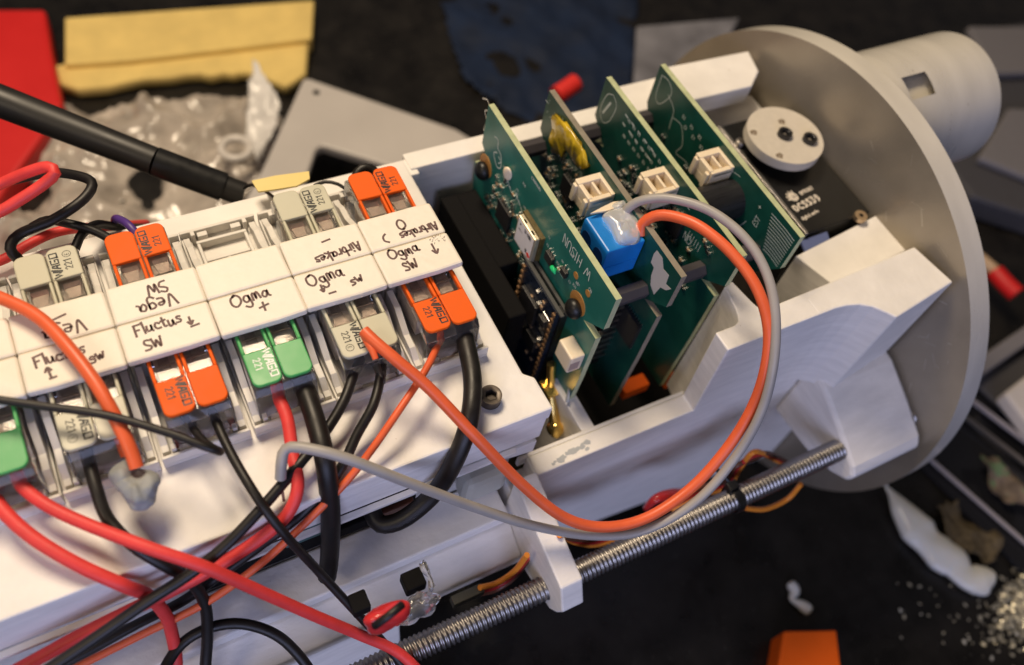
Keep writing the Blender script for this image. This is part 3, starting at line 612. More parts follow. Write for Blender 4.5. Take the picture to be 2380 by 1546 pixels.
# --- board 2..4
def socket(parent, x, y, z, w=.78, d=.74, h=.62):
    """side-locking cream socket on the -x face, opening upward"""
    bm = B(); x0, x1 = x - d, x; y0, y1 = y - w / 2, y + w / 2; zb = z - h
    box(bm, (x0, y0, zb), (x1, y1, z - .34)); box(bm, (x1 - .10, y0, z - .34), (x1, y1, z)); box(bm, (x0, y0 + .08, z - .34), (x0 + .12, y1 - .08, z - .02))
    box(bm, (x0 + .02, y0, z - .34), (x1 - .1, y0 + .13, z - .04)); box(bm, (x0 + .0, y1 - .2, z - .34), (x1 - .1, y1, z)); box(bm, (x0 + .36, y0 + .13, z - .34), (x0 + .43, y1 - .2, z - .03))
    box(bm, (x0 - .08, y0 + .05, zb + .02), (x0, y0 + .2, z - .1)); box(bm, (x0 - .08, y1 - .2, zb + .02), (x0, y1 - .05, z - .06))
    o = obj('cream_socket', bm, JST, parent, bev=.02)
    bm = B(); box(bm, (x0 + .1, y0 - .006, z - .17), (x1 - .05, y0 - .001, z - .12)); obj('socket_lip', bm, SOLDER, o); return o
t2 = make_board(XS[1], .5, 'second green circuit board with the blue terminal block and amber glue', PCBD, FR4G); x = XS[1]; rnd = random.Random(5)
def us(px_, py_, X): p = U(px_, py_, 'x', X); return (p.y, p.z)
socket(t2, x, .86, .28)
bm = B(); Q = [us(a, b, x) for a, b in ((1292, 265), (1320, 285), (1345, 320), (1362, 350), (1372, 385), (1355, 393), (1340, 372), (1325, 345), (1318, 338), (1312, 362), (1290, 350), (1282, 325), (1290, 300))]
rings = []; prism(bm, Q, 'x', x - .09, x); bmesh.ops.triangulate(bm, faces=bm.faces); bmesh.ops.subdivide_edges(bm, edges=bm.edges, cuts=2)
rr = random.Random(2)
for v in bm.verts: v.co += Vector((rr.uniform(-.05, .01), rr.uniform(-.03, .03), rr.uniform(-.03, .03)))
obj('amber_glue', bm, FLUX, t2, smooth=True)
for k in range(40): smd(t2, x, rnd.uniform(1.3, 3.4), rnd.uniform(-2.2, -.5), .14, .08, .05, rnd=rnd)
for k in range(4): a = us(1310 + k * 11, 372 + k * 12, x); smd(t2, x, a[0], a[1], .12, .1, .07, rnd=rnd)
for y, z, w, h in ((2.2, -1.3, .6, .6), (-1.6, -2.6, 1.0, 1.0)): smd(t2, x, y, z, w, h, .1, 'c')
bm = B()
for k in range(26): a = rnd.uniform(2.9, 4.0); b = rnd.uniform(-.75, .3); silkline(bm, [(a, b), (a + rnd.uniform(-.15, .15), b + rnd.uniform(-.15, .15))], x, .025)
obj('silkscreen', bm, SILK, t2)
Q = [us(a, b, x) for a, b in ((1527, 582), (1540, 600), (1542, 625), (1555, 640), (1548, 660), (1560, 672), (1548, 675), (1535, 668), (1520, 685), (1512, 662), (1514, 640), (1520, 622), (1513, 610), (1520, 590))]
bm = B(); prism(bm, Q, 'x', x - .004, x - .0005); obj('pale_smear', bm, mat('pale_smear', (.46, .44, .42), .6), t2)
# blue terminal block
bx0, bx1, by0, by1, bz0, bz1 = 3.30, 4.38, -1.05, .10, -.92, .22
bm = B(); prism(bm, [(bx0, bz1 - .52), (bx0 + .0, bz1 - .1), (bx0 + .02, bz1), (bx1, bz1), (bx1, bz0), (bx0 + .1, bz0)], 'y', by0, by1); o = obj('terminal_block', bm, BLUE, t2, bev=.04)
for yy in (-.76, -.2):
    bm = B(); cyl(bm, (bx0 - .012, yy, -.22), (bx0 + .05, yy, -.22), .2, n=24); obj('wire_hole', bm, mat('deep_blue_shadow', (.004, .03, .12), .4), o)
bm = B(); box(bm, (bx0 + .1, by0 - .02, bz0 + .1), (bx1 - .1, by0 - .001, bz0 + .5)); obj('side_ridge', bm, BLUE, o, bev=.015)
bm = B(); gp = [(1396, 500), (1418, 487), (1442, 480), (1462, 485), (1480, 500), (1492, 520), (1488, 545), (1490, 560), (1470, 566), (1440, 570), (1428, 552), (1420, 530), (1404, 512)]
gp = [tuple(U(a, b, 'z', bz1 + .05))[:2] for a, b in gp]; cxg = sum(p[0] for p in gp) / 13; cyg = sum(p[1] for p in gp) / 13
prev = None; vs = []
for lvl, (s, z) in enumerate(((1.0, bz1 - .10), (1.02, bz1 + .06), (.82, bz1 + .17), (.5, bz1 + .22), (.2, bz1 + .21))):
    ring = [bm.verts.new((cxg + (p[0] - cxg) * s, cyg + (p[1] - cyg) * s, z + .03 * math.sin(k * 2.1 + lvl))) for k, p in enumerate(gp)]
    if prev:
        for k in range(13): bm.faces.new((prev[k], prev[(k + 1) % 13], ring[(k + 1) % 13], ring[k]))
    prev = ring
bm.faces.new(prev); obj('glue_cap', bm, GLUE, o, smooth=True, sub=2)
bm = B(); a = U(1445, 478, 'z', .35); blob(bm, a, (.25, .13, .1), 3, .4, 14); b_ = U(1512, 508, 'z', .5); blob(bm, b_, (.16, .09, .09), 5, .3, 14); obj('glue_strings', bm, GLUE, o, smooth=True)
Q = [tuple(U(a, b, 'z', .34))[:2] for a, b in ((1372, 497), (1400, 482), (1425, 470), (1448, 468), (1442, 480), (1415, 490))]
bm = B(); prism(bm, Q, 'z', .36, .31); obj('white_chip_of_plastic', bm, JST, o)

t3 = make_board(XS[2], .5, 'third green circuit board from the connector box, just behind the blue terminal block\'s board', PCBD, FR4); x = XS[2]; rnd = random.Random(8)
socket(t3, x, .55, .22)
bm = B()
for r_ in range(3):
    for c_ in range(7):
        if rnd.random() < .85: a = 2.75 - c_ * .26; b = .12 - r_ * .27; write(bm, rnd.choice(('R2', 'E1', 'CI', 'PH')), (x, a, b), (0, -1, 0), (0, 0, 1), .1, .018, smooth=False)
for r_ in range(2):
    for c_ in range(5): a = 2.9 - c_ * .33; b = .22 - r_ * .3; silkline(bm, [(a, b), (a - .1, b - .01)], x, .055)
write(bm, 'WNSUN', (x, .1, -.55), (0, 1, 0), (0, 0, -1), .28, .026); silkline(bm, [(3.6, .3), (3.85, .1), (3.95, -.5), (3.7, -.75), (3.45, -.5), (3.35, .1), (3.6, .3)], x, .022); silkline(bm, [(3.62, .0), (3.8, -.5)], x, .07)
write(bm, 'GND', (x, -.5, -.9), (0, -1, 0), (0, 0, 1), .25, .02); write(bm, '2', (x, -.35, -.02), (0, -1, 0), (0, 0, 1), .16, .02)
for c_ in range(6): silkline(bm, [(-.75 - c_ * .1, -.5), (-.75 - c_ * .1, -.75)], x, .014)
obj('silkscreen', bm, SILK, t3)
for k in range(55): smd(t3, x, rnd.uniform(-1.6, 2.6), rnd.uniform(-2.2, -.8), .14, .08, .05, rnd=rnd)
for k in range(3): a = us(1640 + k * 4, 560 + k * 13, x); smd(t3, x, a[0], a[1], .12, .09, .06, rnd=rnd)
for k in range(3): a = us(1565 + k * 6, 478 + k * 8, x); smd(t3, x, a[0], a[1], .16, .1, .07, rnd=rnd)
smd(t3, x, -.2, -.8, .6, .6, .1, 'c')
t4 = make_board(XS[3], .5, 'short green circuit board nearest the servo with a hatched printed corner', PCBD, FR4); x = XS[3]; rnd = random.Random(9)
socket(t4, x, .62, .28)
bm = B()
for k in range(12):   # hatched corner
    z = .28 - k * .095; silkline(bm, [(-1.45 - k * .03, z - .02), (-2.0, z + .01), (-2.40, z - .01)], x, .022)
silkline(bm, [(3.9, .3), (3.55, .35), (3.3, .1), (3.6, -.5), (3.85, -.4), (3.9, .3)], x); silkline(bm, [(3.4, .0), (3.0, -.2), (2.9, -.8)], x); silkline(bm, [(2.9, -.4), (2.5, -.35), (2.2, -.8), (2.3, -1.2), (1.8, -1.1), (1.6, -1.4)], x)
for c_ in range(6): write(bm, rnd.choice(('R2', 'E1', 'CI')), (x, 2.6 - c_ * .2, -.12 - (c_ % 2) * .2), (0, -1, 0), (0, 0, 1), .11, .018, smooth=False)
write(bm, 'WNSUN', (x, .2, -.62), (0, 1, 0), (0, 0, -1), .22, .022)
silkline(bm, [(-.15 + .75 * math.cos(a), -.55 + .75 * math.sin(a)) for a in [k * math.pi / 12 - 3 for k in range(18)]], x, .018); write(bm, '+', (x, -1.0, -.0), (0, -1, 0), (0, 0, 1), .14, .02); write(bm, 'EST', (x, -1.25, -.5), (0, 0, 1), (0, 1, 0), .16, .018)
obj('silkscreen', bm, SILK, t4)
bm = B(); cyl(bm, (x - 1.25, -.15, -.55), (x - .001, -.15, -.55), .55, n=40); o = obj('capacitor', bm, mat('capacitor_sleeve', (.02, .02, .022), .3, var=.3, vscale=2, stretch=(.5, 6, 6)), t4, bev=.05, smooth='auto')
for k in range(26): smd(t4, XS[3], rnd.uniform(-1.3, 3.0), rnd.uniform(-2.1, -1.2), .14, .08, .05, rnd=rnd)
# standoffs joining the boards
for y, z, lab in ((-1.62, -1.02, 'near dark spacer rod joining the circuit boards through their notches'), (3.78, -1.2, 'far dark spacer rod joining the circuit boards along the white wall')):
    t = thing('spacer_rod', lab, 'spacer rod', (5.2, y, z))
    for a, b in zip(XS, XS[1:]):
        bm = B(); cyl(bm, (a + .165, y, z), (b - .005, y, z), .24, n=6); obj('spacer', bm, mat('dark_grey_nylon', (.05, .045, .05), .5), t, bev=.02)
    bm = B(); cyl(bm, (XS[3] + .165, y, z), (XS[3] + 1.3, y, z), .24, n=6); obj('spacer', bm, BLACKP, t, bev=.02)
# inner dark board behind lower part with ic sockets (visible between boards)
bm = B(); p = U(1472, 748, 'x', XS[1]); box(bm, (XS[1] - .06, p.y - .14, p.z - .18), (XS[1] - .001, p.y + .14, p.z + .18)); obj('button', bm, SOLDER, t2, bev=.02)
bm = B(); box(bm, (XS[1] - .09, p.y - .1, p.z - .14), (XS[1] - .061, p.y + .1, p.z + .14)); obj('button_cap', bm, BLACKP, t2)
bm = B()
for k in range(9): box(bm, (XS[1] - .5, -1.35 + .0 * k, -2.2 - k * .3), (XS[1] - .001, -1.22, -2.1 - k * .3))
pieces('header_pin', bm, STEEL, t2)
bm = B(); box(bm, (XS[1] - .45, -1.2, -5.2), (XS[1] - .001, -.9, -1.9)); obj('header_block', bm, BLACKP, t2)

# black battery block in front of board 1
bm = B(); box(bm, (1.45, -.4, -6.5), (1.98, 4.0, -2.5)); box(bm, (1.47, 1.2, -6.5), (2.57, 4.0, -2.52)); tag(obj('battery_block', bm, BLACKM, bev=.06), 'matt black block between the white box and the first circuit board', 'battery')
# orange connectors deep inside
for lab, pp in (('orange wire connector deep in the tray under the second board', (1470, 898)), ('small orange tab deep in the tray near the inner wall', (1552, 880))):
    p = U(*pp, 'z', -6.2); bm = B(); w = .45 if 'wire' in lab else .2; box(bm, p - Vector((w, .22, .2)), p + Vector((w, .22, .2))); tag(obj('orange_plug', bm, ORANGE, bev=.04), lab, 'plug')
# hot glue string at the tray corner
bm = B(); tube(bm, px([(1372, 815, -2.5), (1345, 860, -3.2), (1325, 900, -4.0), (1318, 935, -4.2)]), .05, n=8); tag(obj('glue_strand', bm, GLUE, smooth=True), 'clear strand of hot glue between the first board and the tray rim', 'glue')
# pale texture marks on low rail
bm = B(); rnd = random.Random(3)
for k in range(16):
    c = U(rnd.uniform(1275, 1410), 0, 'z', lz) if False else None
    a = rnd.uniform(0, 1); bx = 1285 + 110 * a; by = 1075 - 55 * a + rnd.uniform(-12, 10)
    c = U(bx, by, 'z', lz + .004); r_ = rnd.uniform(.05, .14)
    n_ = 6; vs = [bm.verts.new((c.x + r_ * rnd.uniform(.5, 1.3) * math.cos(2 * math.pi * q / n_), max(YL + .04, min(YI - .03, c.y + r_ * .7 * rnd.uniform(.5, 1.2) * math.sin(2 * math.pi * q / n_))), lz + .003 + k * .0003)) for q in range(n_)]
    bm.faces.new(vs)
o = obj('infill_marks', bm, mat('grey_infill', (.40, .42, .44), .5), [q for q in COL.objects if q.name == 'printed_sled'][0])

# ================================================================== SERVO
sx0, sx1, sy0, sy1, sz = 10.22, 12.42, -1.35, 3.1, -1.58
t = thing('servo', 'black servo with pale printed text and a round cream horn beside the end plate', 'servo', (11.3, 1, -4))
bm = B(); box(bm, (sx0 + .1, sy0, -4), (sx1 + .3, sy1, sz)); obj('case', bm, BLACKP, t, bev=.04)
bm = B(); box(bm, (sx0, sy0 - .02, sz - .6), (sx0 + .095, sy1, sz + .03)); obj('metal_side', bm, STEEL, t, bev=.01)
hc = Vector((11.38, 1.62, -.88)); HRr = 1.17
bm = B(); cyl(bm, hc - Vector((0, 0, .3)), hc, HRr, n=64); o = obj('horn', bm, HORN, t, bev=.03, smooth='auto')
bm = B(); cyl(bm, (hc.x, hc.y, sz + .002), (hc.x, hc.y, hc.z - .301), .62, n=32); obj('output_gear', bm, BLACKP, t)
def hp(a, b): return U(a, b, 'z', hc.z)
for q in ((1822, 315), (1880, 327)):
    p = hp(*q); bm = B(); ringhead(bm, p, .215, .12, .14, .09); w = obj('horn_screw', bm, mat('black_steel', (.05, .05, .055), .25, metal=.8), o, bev=.02, smooth='auto')
    bm = B(); cyl(bm, p + Vector((0, 0, .051)), p + Vector((0, 0, .056)), .05, n=6); obj('socket_bottom', bm, STEEL, w)
for q in ((1817, 283), (1752, 308), (1812, 362)):
    p = hp(*q); bm = B()
    for k in range(5): a = k * 2.4; cyl(bm, p + Vector((.07 * math.cos(a), .07 * math.sin(a), .0005)), p + Vector((.07 * math.cos(a), .07 * math.sin(a), .003)), .05, n=10)
    obj('horn_hole', bm, mat('hole_shade', (.20, .15, .10), .7), o)
bm = B()
p = U(2000, 503, 'z', sz + .1); cyl(bm, p - Vector((0, 0, .09)), p + Vector((0, 0, .05)), .19, n=24); w = obj('mount_screw', bm, mat('brass_screw', (.55, .42, .28), .3, metal=.9), t, bev=.04, smooth='auto')
bm = B(); cyl(bm, p + Vector((0, 0, .051)), p + Vector((0, 0, .055)), .07, n=6); obj('screw_socket', bm, BLACKM, w)
bm = B(); p = U(1717, 338, 'z', sz); cyl(bm, p, p + Vector((0, 0, .2)), .14, n=12); obj('mount_screw', bm, STEEL, t, bev=.02)
bm = B(); Z_ = sz + .002
def sp(a, b): return U(a, b, 'z', Z_)
a0, a1 = sp(1862, 453), sp(1922, 423); u = (a1 - a0).normalized(); v = Vector((0, 0, 1)).cross(u)
write(bm, 'SPTCSRT', a0, u, v, .10, .030, smooth=False, gap=.28)
PG = mat('pale_gold_print', (.80, .72, .60), .5); obj('printed_text', bm, PG, t); bm = B(); a0 = sp(1852, 492); write(bm, 'DCSS39', a0, u, v, .21, .055, smooth=False, gap=.34)
obj('printed_text', bm, PG, t); bm = B(); a0 = sp(1866, 512); write(bm, 'digital servo', a0, u, v, .10, .024, smooth=False, gap=.18)
obj('printed_text', bm, PG, t)
bm = B(); c = sp(1844, 458)
for k in range(3): ribbon(bm, [c + Vector((math.cos(a), math.sin(a), 0)) * (.14 - k * .045) for a in [2 * math.pi * q / 12 for q in range(13)]], .035, Vector((0, 0, 1)))
for k in range(5): a = 1.2 + k * .55; d = Vector((math.cos(a), math.sin(a), 0)); ribbon(bm, [c + d * .13, c + d * .22], .04, Vector((0, 0, 1)))
obj('printed_emblem', bm, PG, t)
bm = B(); pxprism(bm, [(1862, 560), (1922, 538), (1930, 562), (1875, 592)], sz - .15, sz - .22); tag(obj('tape_scrap', bm, TAPE), 'scrap of blue tape between the servo and the white shelf', 'tape')

# ================================================================== WIRES
def wire(name, label, pts, r, m, group=None, n=14, rf=None, default='z'):
    bm = B(); tube(bm, px(pts, default), r, n=n, rf=rf); return tag(obj(name, bm, m, smooth='auto'), label, 'wire' if 'cable' not in name else 'cable', group)
wire('thick_black_wire', 'thick black wire curling from the front orange connector by the boards down beneath the box', [(1070, 745, -.85), (1080, 785, -.85), (1098, 880, -.85), (1092, 970, -1.0), (1062, 1060, -1.7), (1012, 1143, -2.9), (940, 1205, -3.5), (885, 1218, -3.7), (862, 1180, -3.6), (866, 1150, -3.5)], .215, WBLK)
wire('orange_wire', 'orange wire from the front orange connector by the boards running down to the left', [(1018, 770, -.85), (1017, 800, -.82), (988, 862, -.7), (930, 950, -.75), (862, 1048, -1.1), (800, 1125, -1.45), (700, 1225, -2.1), (600, 1315, -2.7), (480, 1400, -3.3), (330, 1475, -3.8), (200, 1540, -4.2), (90, 1600, -4.5)], .085, WORG)
wire('black_wire', 'black wire leaving the left side of the front cream connector by the boards', [(833, 830, -.85), (824, 860, -.8), (800, 930, -.85), (755, 1005, -1.0), (690, 1085, -1.0), (600, 1190, -1.2), (520, 1272, -1.45), (440, 1335, -1.7), (340, 1400, -2.0), (240, 1470, -2.3), (120, 1550, -2.6), (20, 1610, -2.8)], .115, WBLK)
wire('black_wire', 'black wire with a sooty patch leaving the cream connector under the orange wire tip', [(885, 830, -.85), (886, 865, -.8), (868, 940, -.85), (830, 1010, -1.1), (785, 1100, -1.4), (700, 1195, -2.0), (600, 1272, -2.6), (500, 1345, -3.2), (420, 1400, -3.7), (330, 1445, -4.2), (230, 1500, -4.6), (120, 1560, -5), (20, 1620, -5.3)], .11, WBLK)
wire('red_wire', 'red wire from the whole green connector curving down to the lower left', [(640, 890, -.85), (648, 925, -.8), (668, 975, -.85), (680, 1055, -1.0), (692, 1130, -1.1), (668, 1195, -1.5), (600, 1255, -1.9), (500, 1318, -2.2), (400, 1372, -2.4), (290, 1425, -2.6), (180, 1480, -2.8), (90, 1530, -3), (-40, 1600, -3.3)], .135, WRED)
wire('thick_black_wire', 'thick straight black wire from the green connector ending above the grey base', [(695, 870, -.85), (708, 905, -.8), (735, 985, -.75), (757, 1080, -.95), (768, 1190, -2.2), (766, 1290, -3.8), (760, 1342, -4.5)], .215, WBLK)
wire('black_wire', 'thin black wire from the front orange connector crossing over the red wires to the bottom', [(490, 950, -.85), (500, 975, -.8), (540, 1060, -.8), (600, 1160, -.9), (660, 1240, -1.5), (740, 1328, -2.9), (820, 1415, -4.0), (875, 1475, -4.8), (930, 1540, -5.4), (990, 1620, -6)], .10, WBLK)
wire('black_wire', 'thin black wire folded back on itself and crossing the left connectors to the photo edge', [(425, 960, -.85), (440, 985, -.8), (478, 1030, -.55), (512, 1050, -.3), (500, 1046, .0), (470, 1036, .12), (400, 1009, .2), (250, 966, .3), (100, 944, .35), (0, 930, .4), (-120, 915, .4)], .082, WBLK)
wire('black_wire', 'black wire from the cream connector at the lower left passing under the two red wires', [(198, 1030, -.85), (205, 1065, -.85), (222, 1130, -.9), (250, 1205, -1.1), (310, 1268, -1.3), (380, 1312, -1.7), (440, 1348, -2.5), (475, 1400, -3.3), (482, 1470, -4.1), (478, 1540, -4.8), (470, 1640, -5.6)], .125, WBLK)
wire('red_wire', 'upper red wire sweeping from the left green connector across the box to the bottom', [(40, 1095, -.85), (52, 1130, -.8), (110, 1175, -.85), (200, 1218, -.9), (350, 1275, -.9), (480, 1320, -1.3), (620, 1382, -2.4), (740, 1435, -3.5), (835, 1475, -4.5), (930, 1520, -5.2), (1010, 1600, -5.8)], .125, WRED)
wire('red_wire', 'lower red wire from the left edge dropping over the front of the box', [(-30, 1130, -.9), (10, 1190, -.9), (80, 1252, -1.0), (180, 1312, -1.2), (290, 1362, -1.6), (345, 1385, -2.5), (385, 1430, -3.3), (400, 1475, -4.0), (410, 1540, -4.6), (405, 1640, -5.2)], .135, WRED)
wire('red_wire', 'red wire looped back on itself at the left edge behind the connectors', [(-120, 520, .2), (-20, 500, .3), (50, 462, .5), (105, 425, .7), (128, 402, .9), (110, 388, .9), (60, 402, .7), (0, 428, .4), (-100, 470, .2)], .125, WRED)
wire('black_wire', 'black wire looping behind the red loop into the left cream back connector', [(-80, 440, -.9), (0, 425, -.7), (90, 405, -.5), (150, 403, -.3), (212, 422, -.1), (195, 462, -.1), (125, 510, -.2), (45, 545, -.3), (24, 578, -.4), (50, 610, -.7), (75, 640, -.85)], .115, WBLK)
wire('black_wire', 'black wire arching into the back orange connector beside the purple wire', [(75, 528, -1.0), (110, 512, -.8), (160, 520, -.6), (215, 535, -.7), (262, 560, -.85), (285, 585, -.9)], .105, WBLK)
wire('red_wire', 'red wire passing under the black loop behind the connectors', [(-60, 625, -1.2), (10, 602, -1.2), (60, 572, -1.2), (115, 545, -1.25), (170, 532, -1.3), (260, 526, -2.2), (340, 520, -4)], .115, WRED)
wire('black_wire', 'short black wire rising out of the back cream connector at the left', [(160, 610, -.9), (175, 577, -.85), (190, 545, -.8), (225, 522, -1.0), (275, 528, -1.7), (330, 530, -3)], .105, WBLK)
wire('purple_wire', 'short purple wire entering the back orange connector', [(335, 570, -.9), (318, 545, -.75), (295, 520, -.7), (270, 508, -1.1), (266, 520, -2.0)], .095, WPUR)
wire('thin_black_lead', 'thin black lead from the rubber antenna to the back of the cream connector', [(560, 445, -3.0), (582, 430, -2.6), (610, 440, -1.9), (640, 462, -1.1)], .045, WBLK)
wire('thin_black_lead', 'thin black lead arching behind the two rightmost back connectors', [(730, 432, -1.1), (755, 423, -1.0), (785, 428, -1.0), (815, 448, -1.1)], .045, WBLK)
wire('black_wire', 'black wire hump behind the back orange connector nearest the boards', [(822, 425, -1.0), (832, 400, -.85), (850, 390, -.8), (872, 400, -.9), (880, 430, -1.0)], .12, WBLK)
# long loop wires
wire('long_orange_wire', 'long orange wire looping from the blue terminal block to a tip on the cream connector', [(1490, 545, .2), (1494, 520, .45), (1520, 503, .7), (1560, 502, .9), (1625, 526, 1.1), (1700, 588, 1.1), (1758, 668, .9), (1786, 762, .4), (1778, 862, -.4), (1742, 960, -1.5), (1680, 1055, -2.5), (1600, 1140, -3.2), (1500, 1205, -3.6), (1400, 1225, -3.6), (1310, 1202, -3.2), (1212, 1125, -2.3), (1100, 1010, -1.1), (1000, 905, -.45), (920, 836, -.05), (872, 795, .06), (846, 770, .08)], .135, WORG)
wire('orange_stub', 'folded charred orange wire stub on the cream connector beside the long orange wire', [(848, 775, .0), (856, 795, -.02), (866, 815, -.03), (873, 835, -.1)], .12, WORG, rf=lambda t: 1 - .45 * t)
bm = B(); blob(bm, U(884, 862, 'z', -.75), (.10, .28, .1), 3, .4, 16); tag(obj('charred_solder', bm, mat('charred_metal', (.10, .09, .08), .4, metal=.5, bump=.6, bscale=3), smooth=True), 'charred solder stuck to the black wire under the orange stub', 'solder')
wire('long_grey_wire', 'long grey wire looping from the blue terminal block to a bare end', [(1452, 500, .25), (1462, 482, .5), (1495, 465, .8), (1560, 462, 1.1), (1650, 490, 1.3), (1730, 552, 1.3), (1780, 632, 1.1), (1802, 730, .7), (1797, 850, -.1), (1768, 960, -1.2), (1708, 1065, -2.4), (1618, 1165, -3.3), (1500, 1232, -3.9), (1380, 1245, -4.0), (1240, 1222, -3.5), (1100, 1178, -2.5), (950, 1122, -1.25), (800, 1064, -.40), (700, 1040, -.32), (664, 1044, -.4), (655, 1070, -.55), (652, 1112, -.9)], .115, WGRY)
wire('bare_strand', 'short bare brown strand at the end of the grey wire', [(652, 1108, -.95), (656, 1140, -1.2), (660, 1165, -1.4)], .03, mat('bare_strand', (.25, .14, .09), .4, metal=.6))
wire('orange_wire_tail', 'faded orange wire lying over the left label and ending at the grey putty', [(-80, 665, .25), (0, 692, .3), (90, 738, .35), (165, 815, .38), (228, 900, .3), (275, 985, .1), (305, 1050, -.1), (318, 1088, -.25)], .135, WORG)
wire('orange_stub', 'short orange stub rising out of the grey putty beside the orange tail', [(276, 1000, -.5), (284, 1030, -.6), (296, 1058, -.7)], .12, WORG)
bm = B(); blob(bm, U(322, 1140, 'z', -.55), (.36, .44, .26), 12, .10, 56, 3); blob(bm, U(292, 1098, 'z', -.48), (.20, .30, .18), 5, .1, 36)
rough_up(bm, .16, 2.4, 3); rough_up(bm, .05, 6, 5); tag(obj('putty_lump', bm, PUTTY, smooth=True), 'grey lump of putty hanging on the end of the orange wire', 'putty')

wire('black_wire', 'black wire in the dark gap at the bottom under the crossing red wires', [(350, 1620, -4.4), (410, 1510, -4.3), (480, 1462, -4.2), (560, 1450, -4.3), (640, 1475, -4.5), (700, 1530, -4.9), (760, 1620, -5.5)], .12, WBLK)
# servo cable: brown, red and orange strands
def strand(pts, m, lab, r=.075): wire('servo_cable_strand', lab, pts, r, m, 'strands of the servo cable along the rod')
y0 = -5.6
for k, (m, nm) in enumerate(((WYEL, 'orange yellow'), (WDRED, 'red'), (WBRN, 'brown'))):
    d = k * 7
    strand([(1850 - d, 1092 - d, y0, 'y'), (1800 - d, 1068 - d, y0, 'y'), (1755, 1050 + d, y0, 'y'), (1722 - d, 1085, y0, 'y'), (1702 - d, 1118, y0, 'y'), (1672 - d, 1140 - d, y0, 'y'), (1625, 1150 - d, y0, 'y'), (1560, 1185 - d, y0, 'y')], m, nm + ' strand arching over the rod behind the zip tie')
    strand([(1300, 1243 + d * .2, y0, 'y'), (1340, 1262 - d * .6, y0, 'y'), (1385, 1266 - d, y0, 'y'), (1440, 1250 - d, y0, 'y')], m, nm + ' strand showing between the bracket and the rod')
    strand([(1225, 1290 + d, y0, 'y'), (1195, 1328 + d, y0, 'y'), (1155, 1355 + d, y0, 'y'), (1115, 1366 + d, y0, 'y')], m, nm + ' strand left of the bracket entering the black plug')
strand([(1862, 1125, -6.6, 'y'), (1830, 1160, -6.7, 'y'), (1780, 1183, -6.7, 'y'), (1735, 1182, -6.5, 'y')], WYEL, 'orange yellow strand passing under the rod near the end plate')
p = U(1092, 1382, 'y', -5.6); bm = B(); box(bm, p - Vector((.5, .12, .17)), p + Vector((.35, .12, .17))); tag(obj('cable_plug', bm, mat('dark_grey_plug', (.06, .06, .05), .5), bev=.02), 'dark plug on the servo cable behind the rod', 'plug')
bm = B(); tube(bm, px([(1500, 1182, -5.2, 'y'), (1525, 1160, -5.2, 'y'), (1560, 1150, -5.2, 'y'), (1610, 1146, -5.2, 'y')]), .17, rf=lambda t: .55 + .5 * math.sin(t * 3)); tag(obj('red_sleeve', bm, SHRINK, smooth=True), 'red heat shrink sleeve under the looped wires beside the rod', 'heat shrink')

# ================================================================== LOWER BASE STRUCTURE (white printed parts under the box)
t = thing('lower_shell', 'white printed shell seen below the connector box behind the threaded rod', 'shell', (-4, -3, -11))
bm = B(); prism(bm, [(-3.3, -5.0), (-3.42, -5.0), (-4.42, -5.04), (-4.42, -5.5), (-3.3, -5.5)], 'x', -16, -.15); obj('upper_ledge', bm, PRINT, t, bev=.05)
bm = B(); prism(bm, [(-3.3, -5.502), (-4.42, -5.75), (-5.2, -6.15), (-5.25, -6.6), (-4.0, -6.6), (-3.3, -6.0)], 'x', -16, .0); obj('side_wall', bm, PRINT, t, bev=.06)
bm = B(); prism(bm, [(-5.1, -6.602), (-5.5, -9.0), (-5.7, -11.8), (-3.3, -11.8), (-3.9, -6.602)], 'x', -16, -3.4); obj('lower_wall', bm, PRINT, t, bev=.06)
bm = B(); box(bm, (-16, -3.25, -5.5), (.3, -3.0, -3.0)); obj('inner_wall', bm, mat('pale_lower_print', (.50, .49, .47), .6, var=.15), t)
bm = B(); box(bm, (-7.5, -3.27, -4.98), (-2.3, -3.251, -3.3)); obj('opening_shade_panel', bm, BLACKM, t)  # black panel on the wall stands for the shade of an opening
bm = B(); box(bm, (-1.3, -3.9, -4.55), (-.1, -3.28, -3.4)); tag(obj('frosted_insert', bm, mat('frosted_insert_plastic', (.50, .50, .44), .4, trans=.15), bev=.2), 'frosted pale insert under the box beside the rod bracket', 'insert')
for lab, q, s, m in (('teal board fragment behind the thick black wire', (715, 1232), (.55, .05, .5), TEAL), ('dark connector under the box beside the thick black wire', (830, 1215), (.6, .1, .25), BLACKM), ('brown plug glimpsed under the box inside the black curl', (915, 1180), (.5, .1, .15), WBRN)):
    p = U(*q, 'y', -3.3); bm = B(); box(bm, p - Vector(s), p + Vector(s)); tag(obj('board_fragment' if 'board' in lab else 'dark_plug', bm, m, bev=.03), lab, 'electronics')
for lab, q, s, m in (('black plug block standing for shadow in the shell below the thick straight wire', (835, 1403), (.2, .22, .2), BLACKM), ('black plug block standing for shadow by the clear glue drip behind the rod', (960, 1352), (.24, .22, .22), BLACKM)):
    p = U(*q, 'y', -5.3); bm = B(); box(bm, p - Vector(s), p + Vector(s)); tag(obj('plug_shadow_block', bm, m, bev=.04), lab, 'plug')  # dark blocks stand in for shadow low on the shell
bm = B(); p = U(900, 1435, 'y', -6.1); blob(bm, p, (.55, .25, .45), 5, .25, 20); tag(obj('red_tape_wrap', bm, SHRINK, smooth=True), 'red taped joint at the bottom edge beside the threaded rod', 'tape')
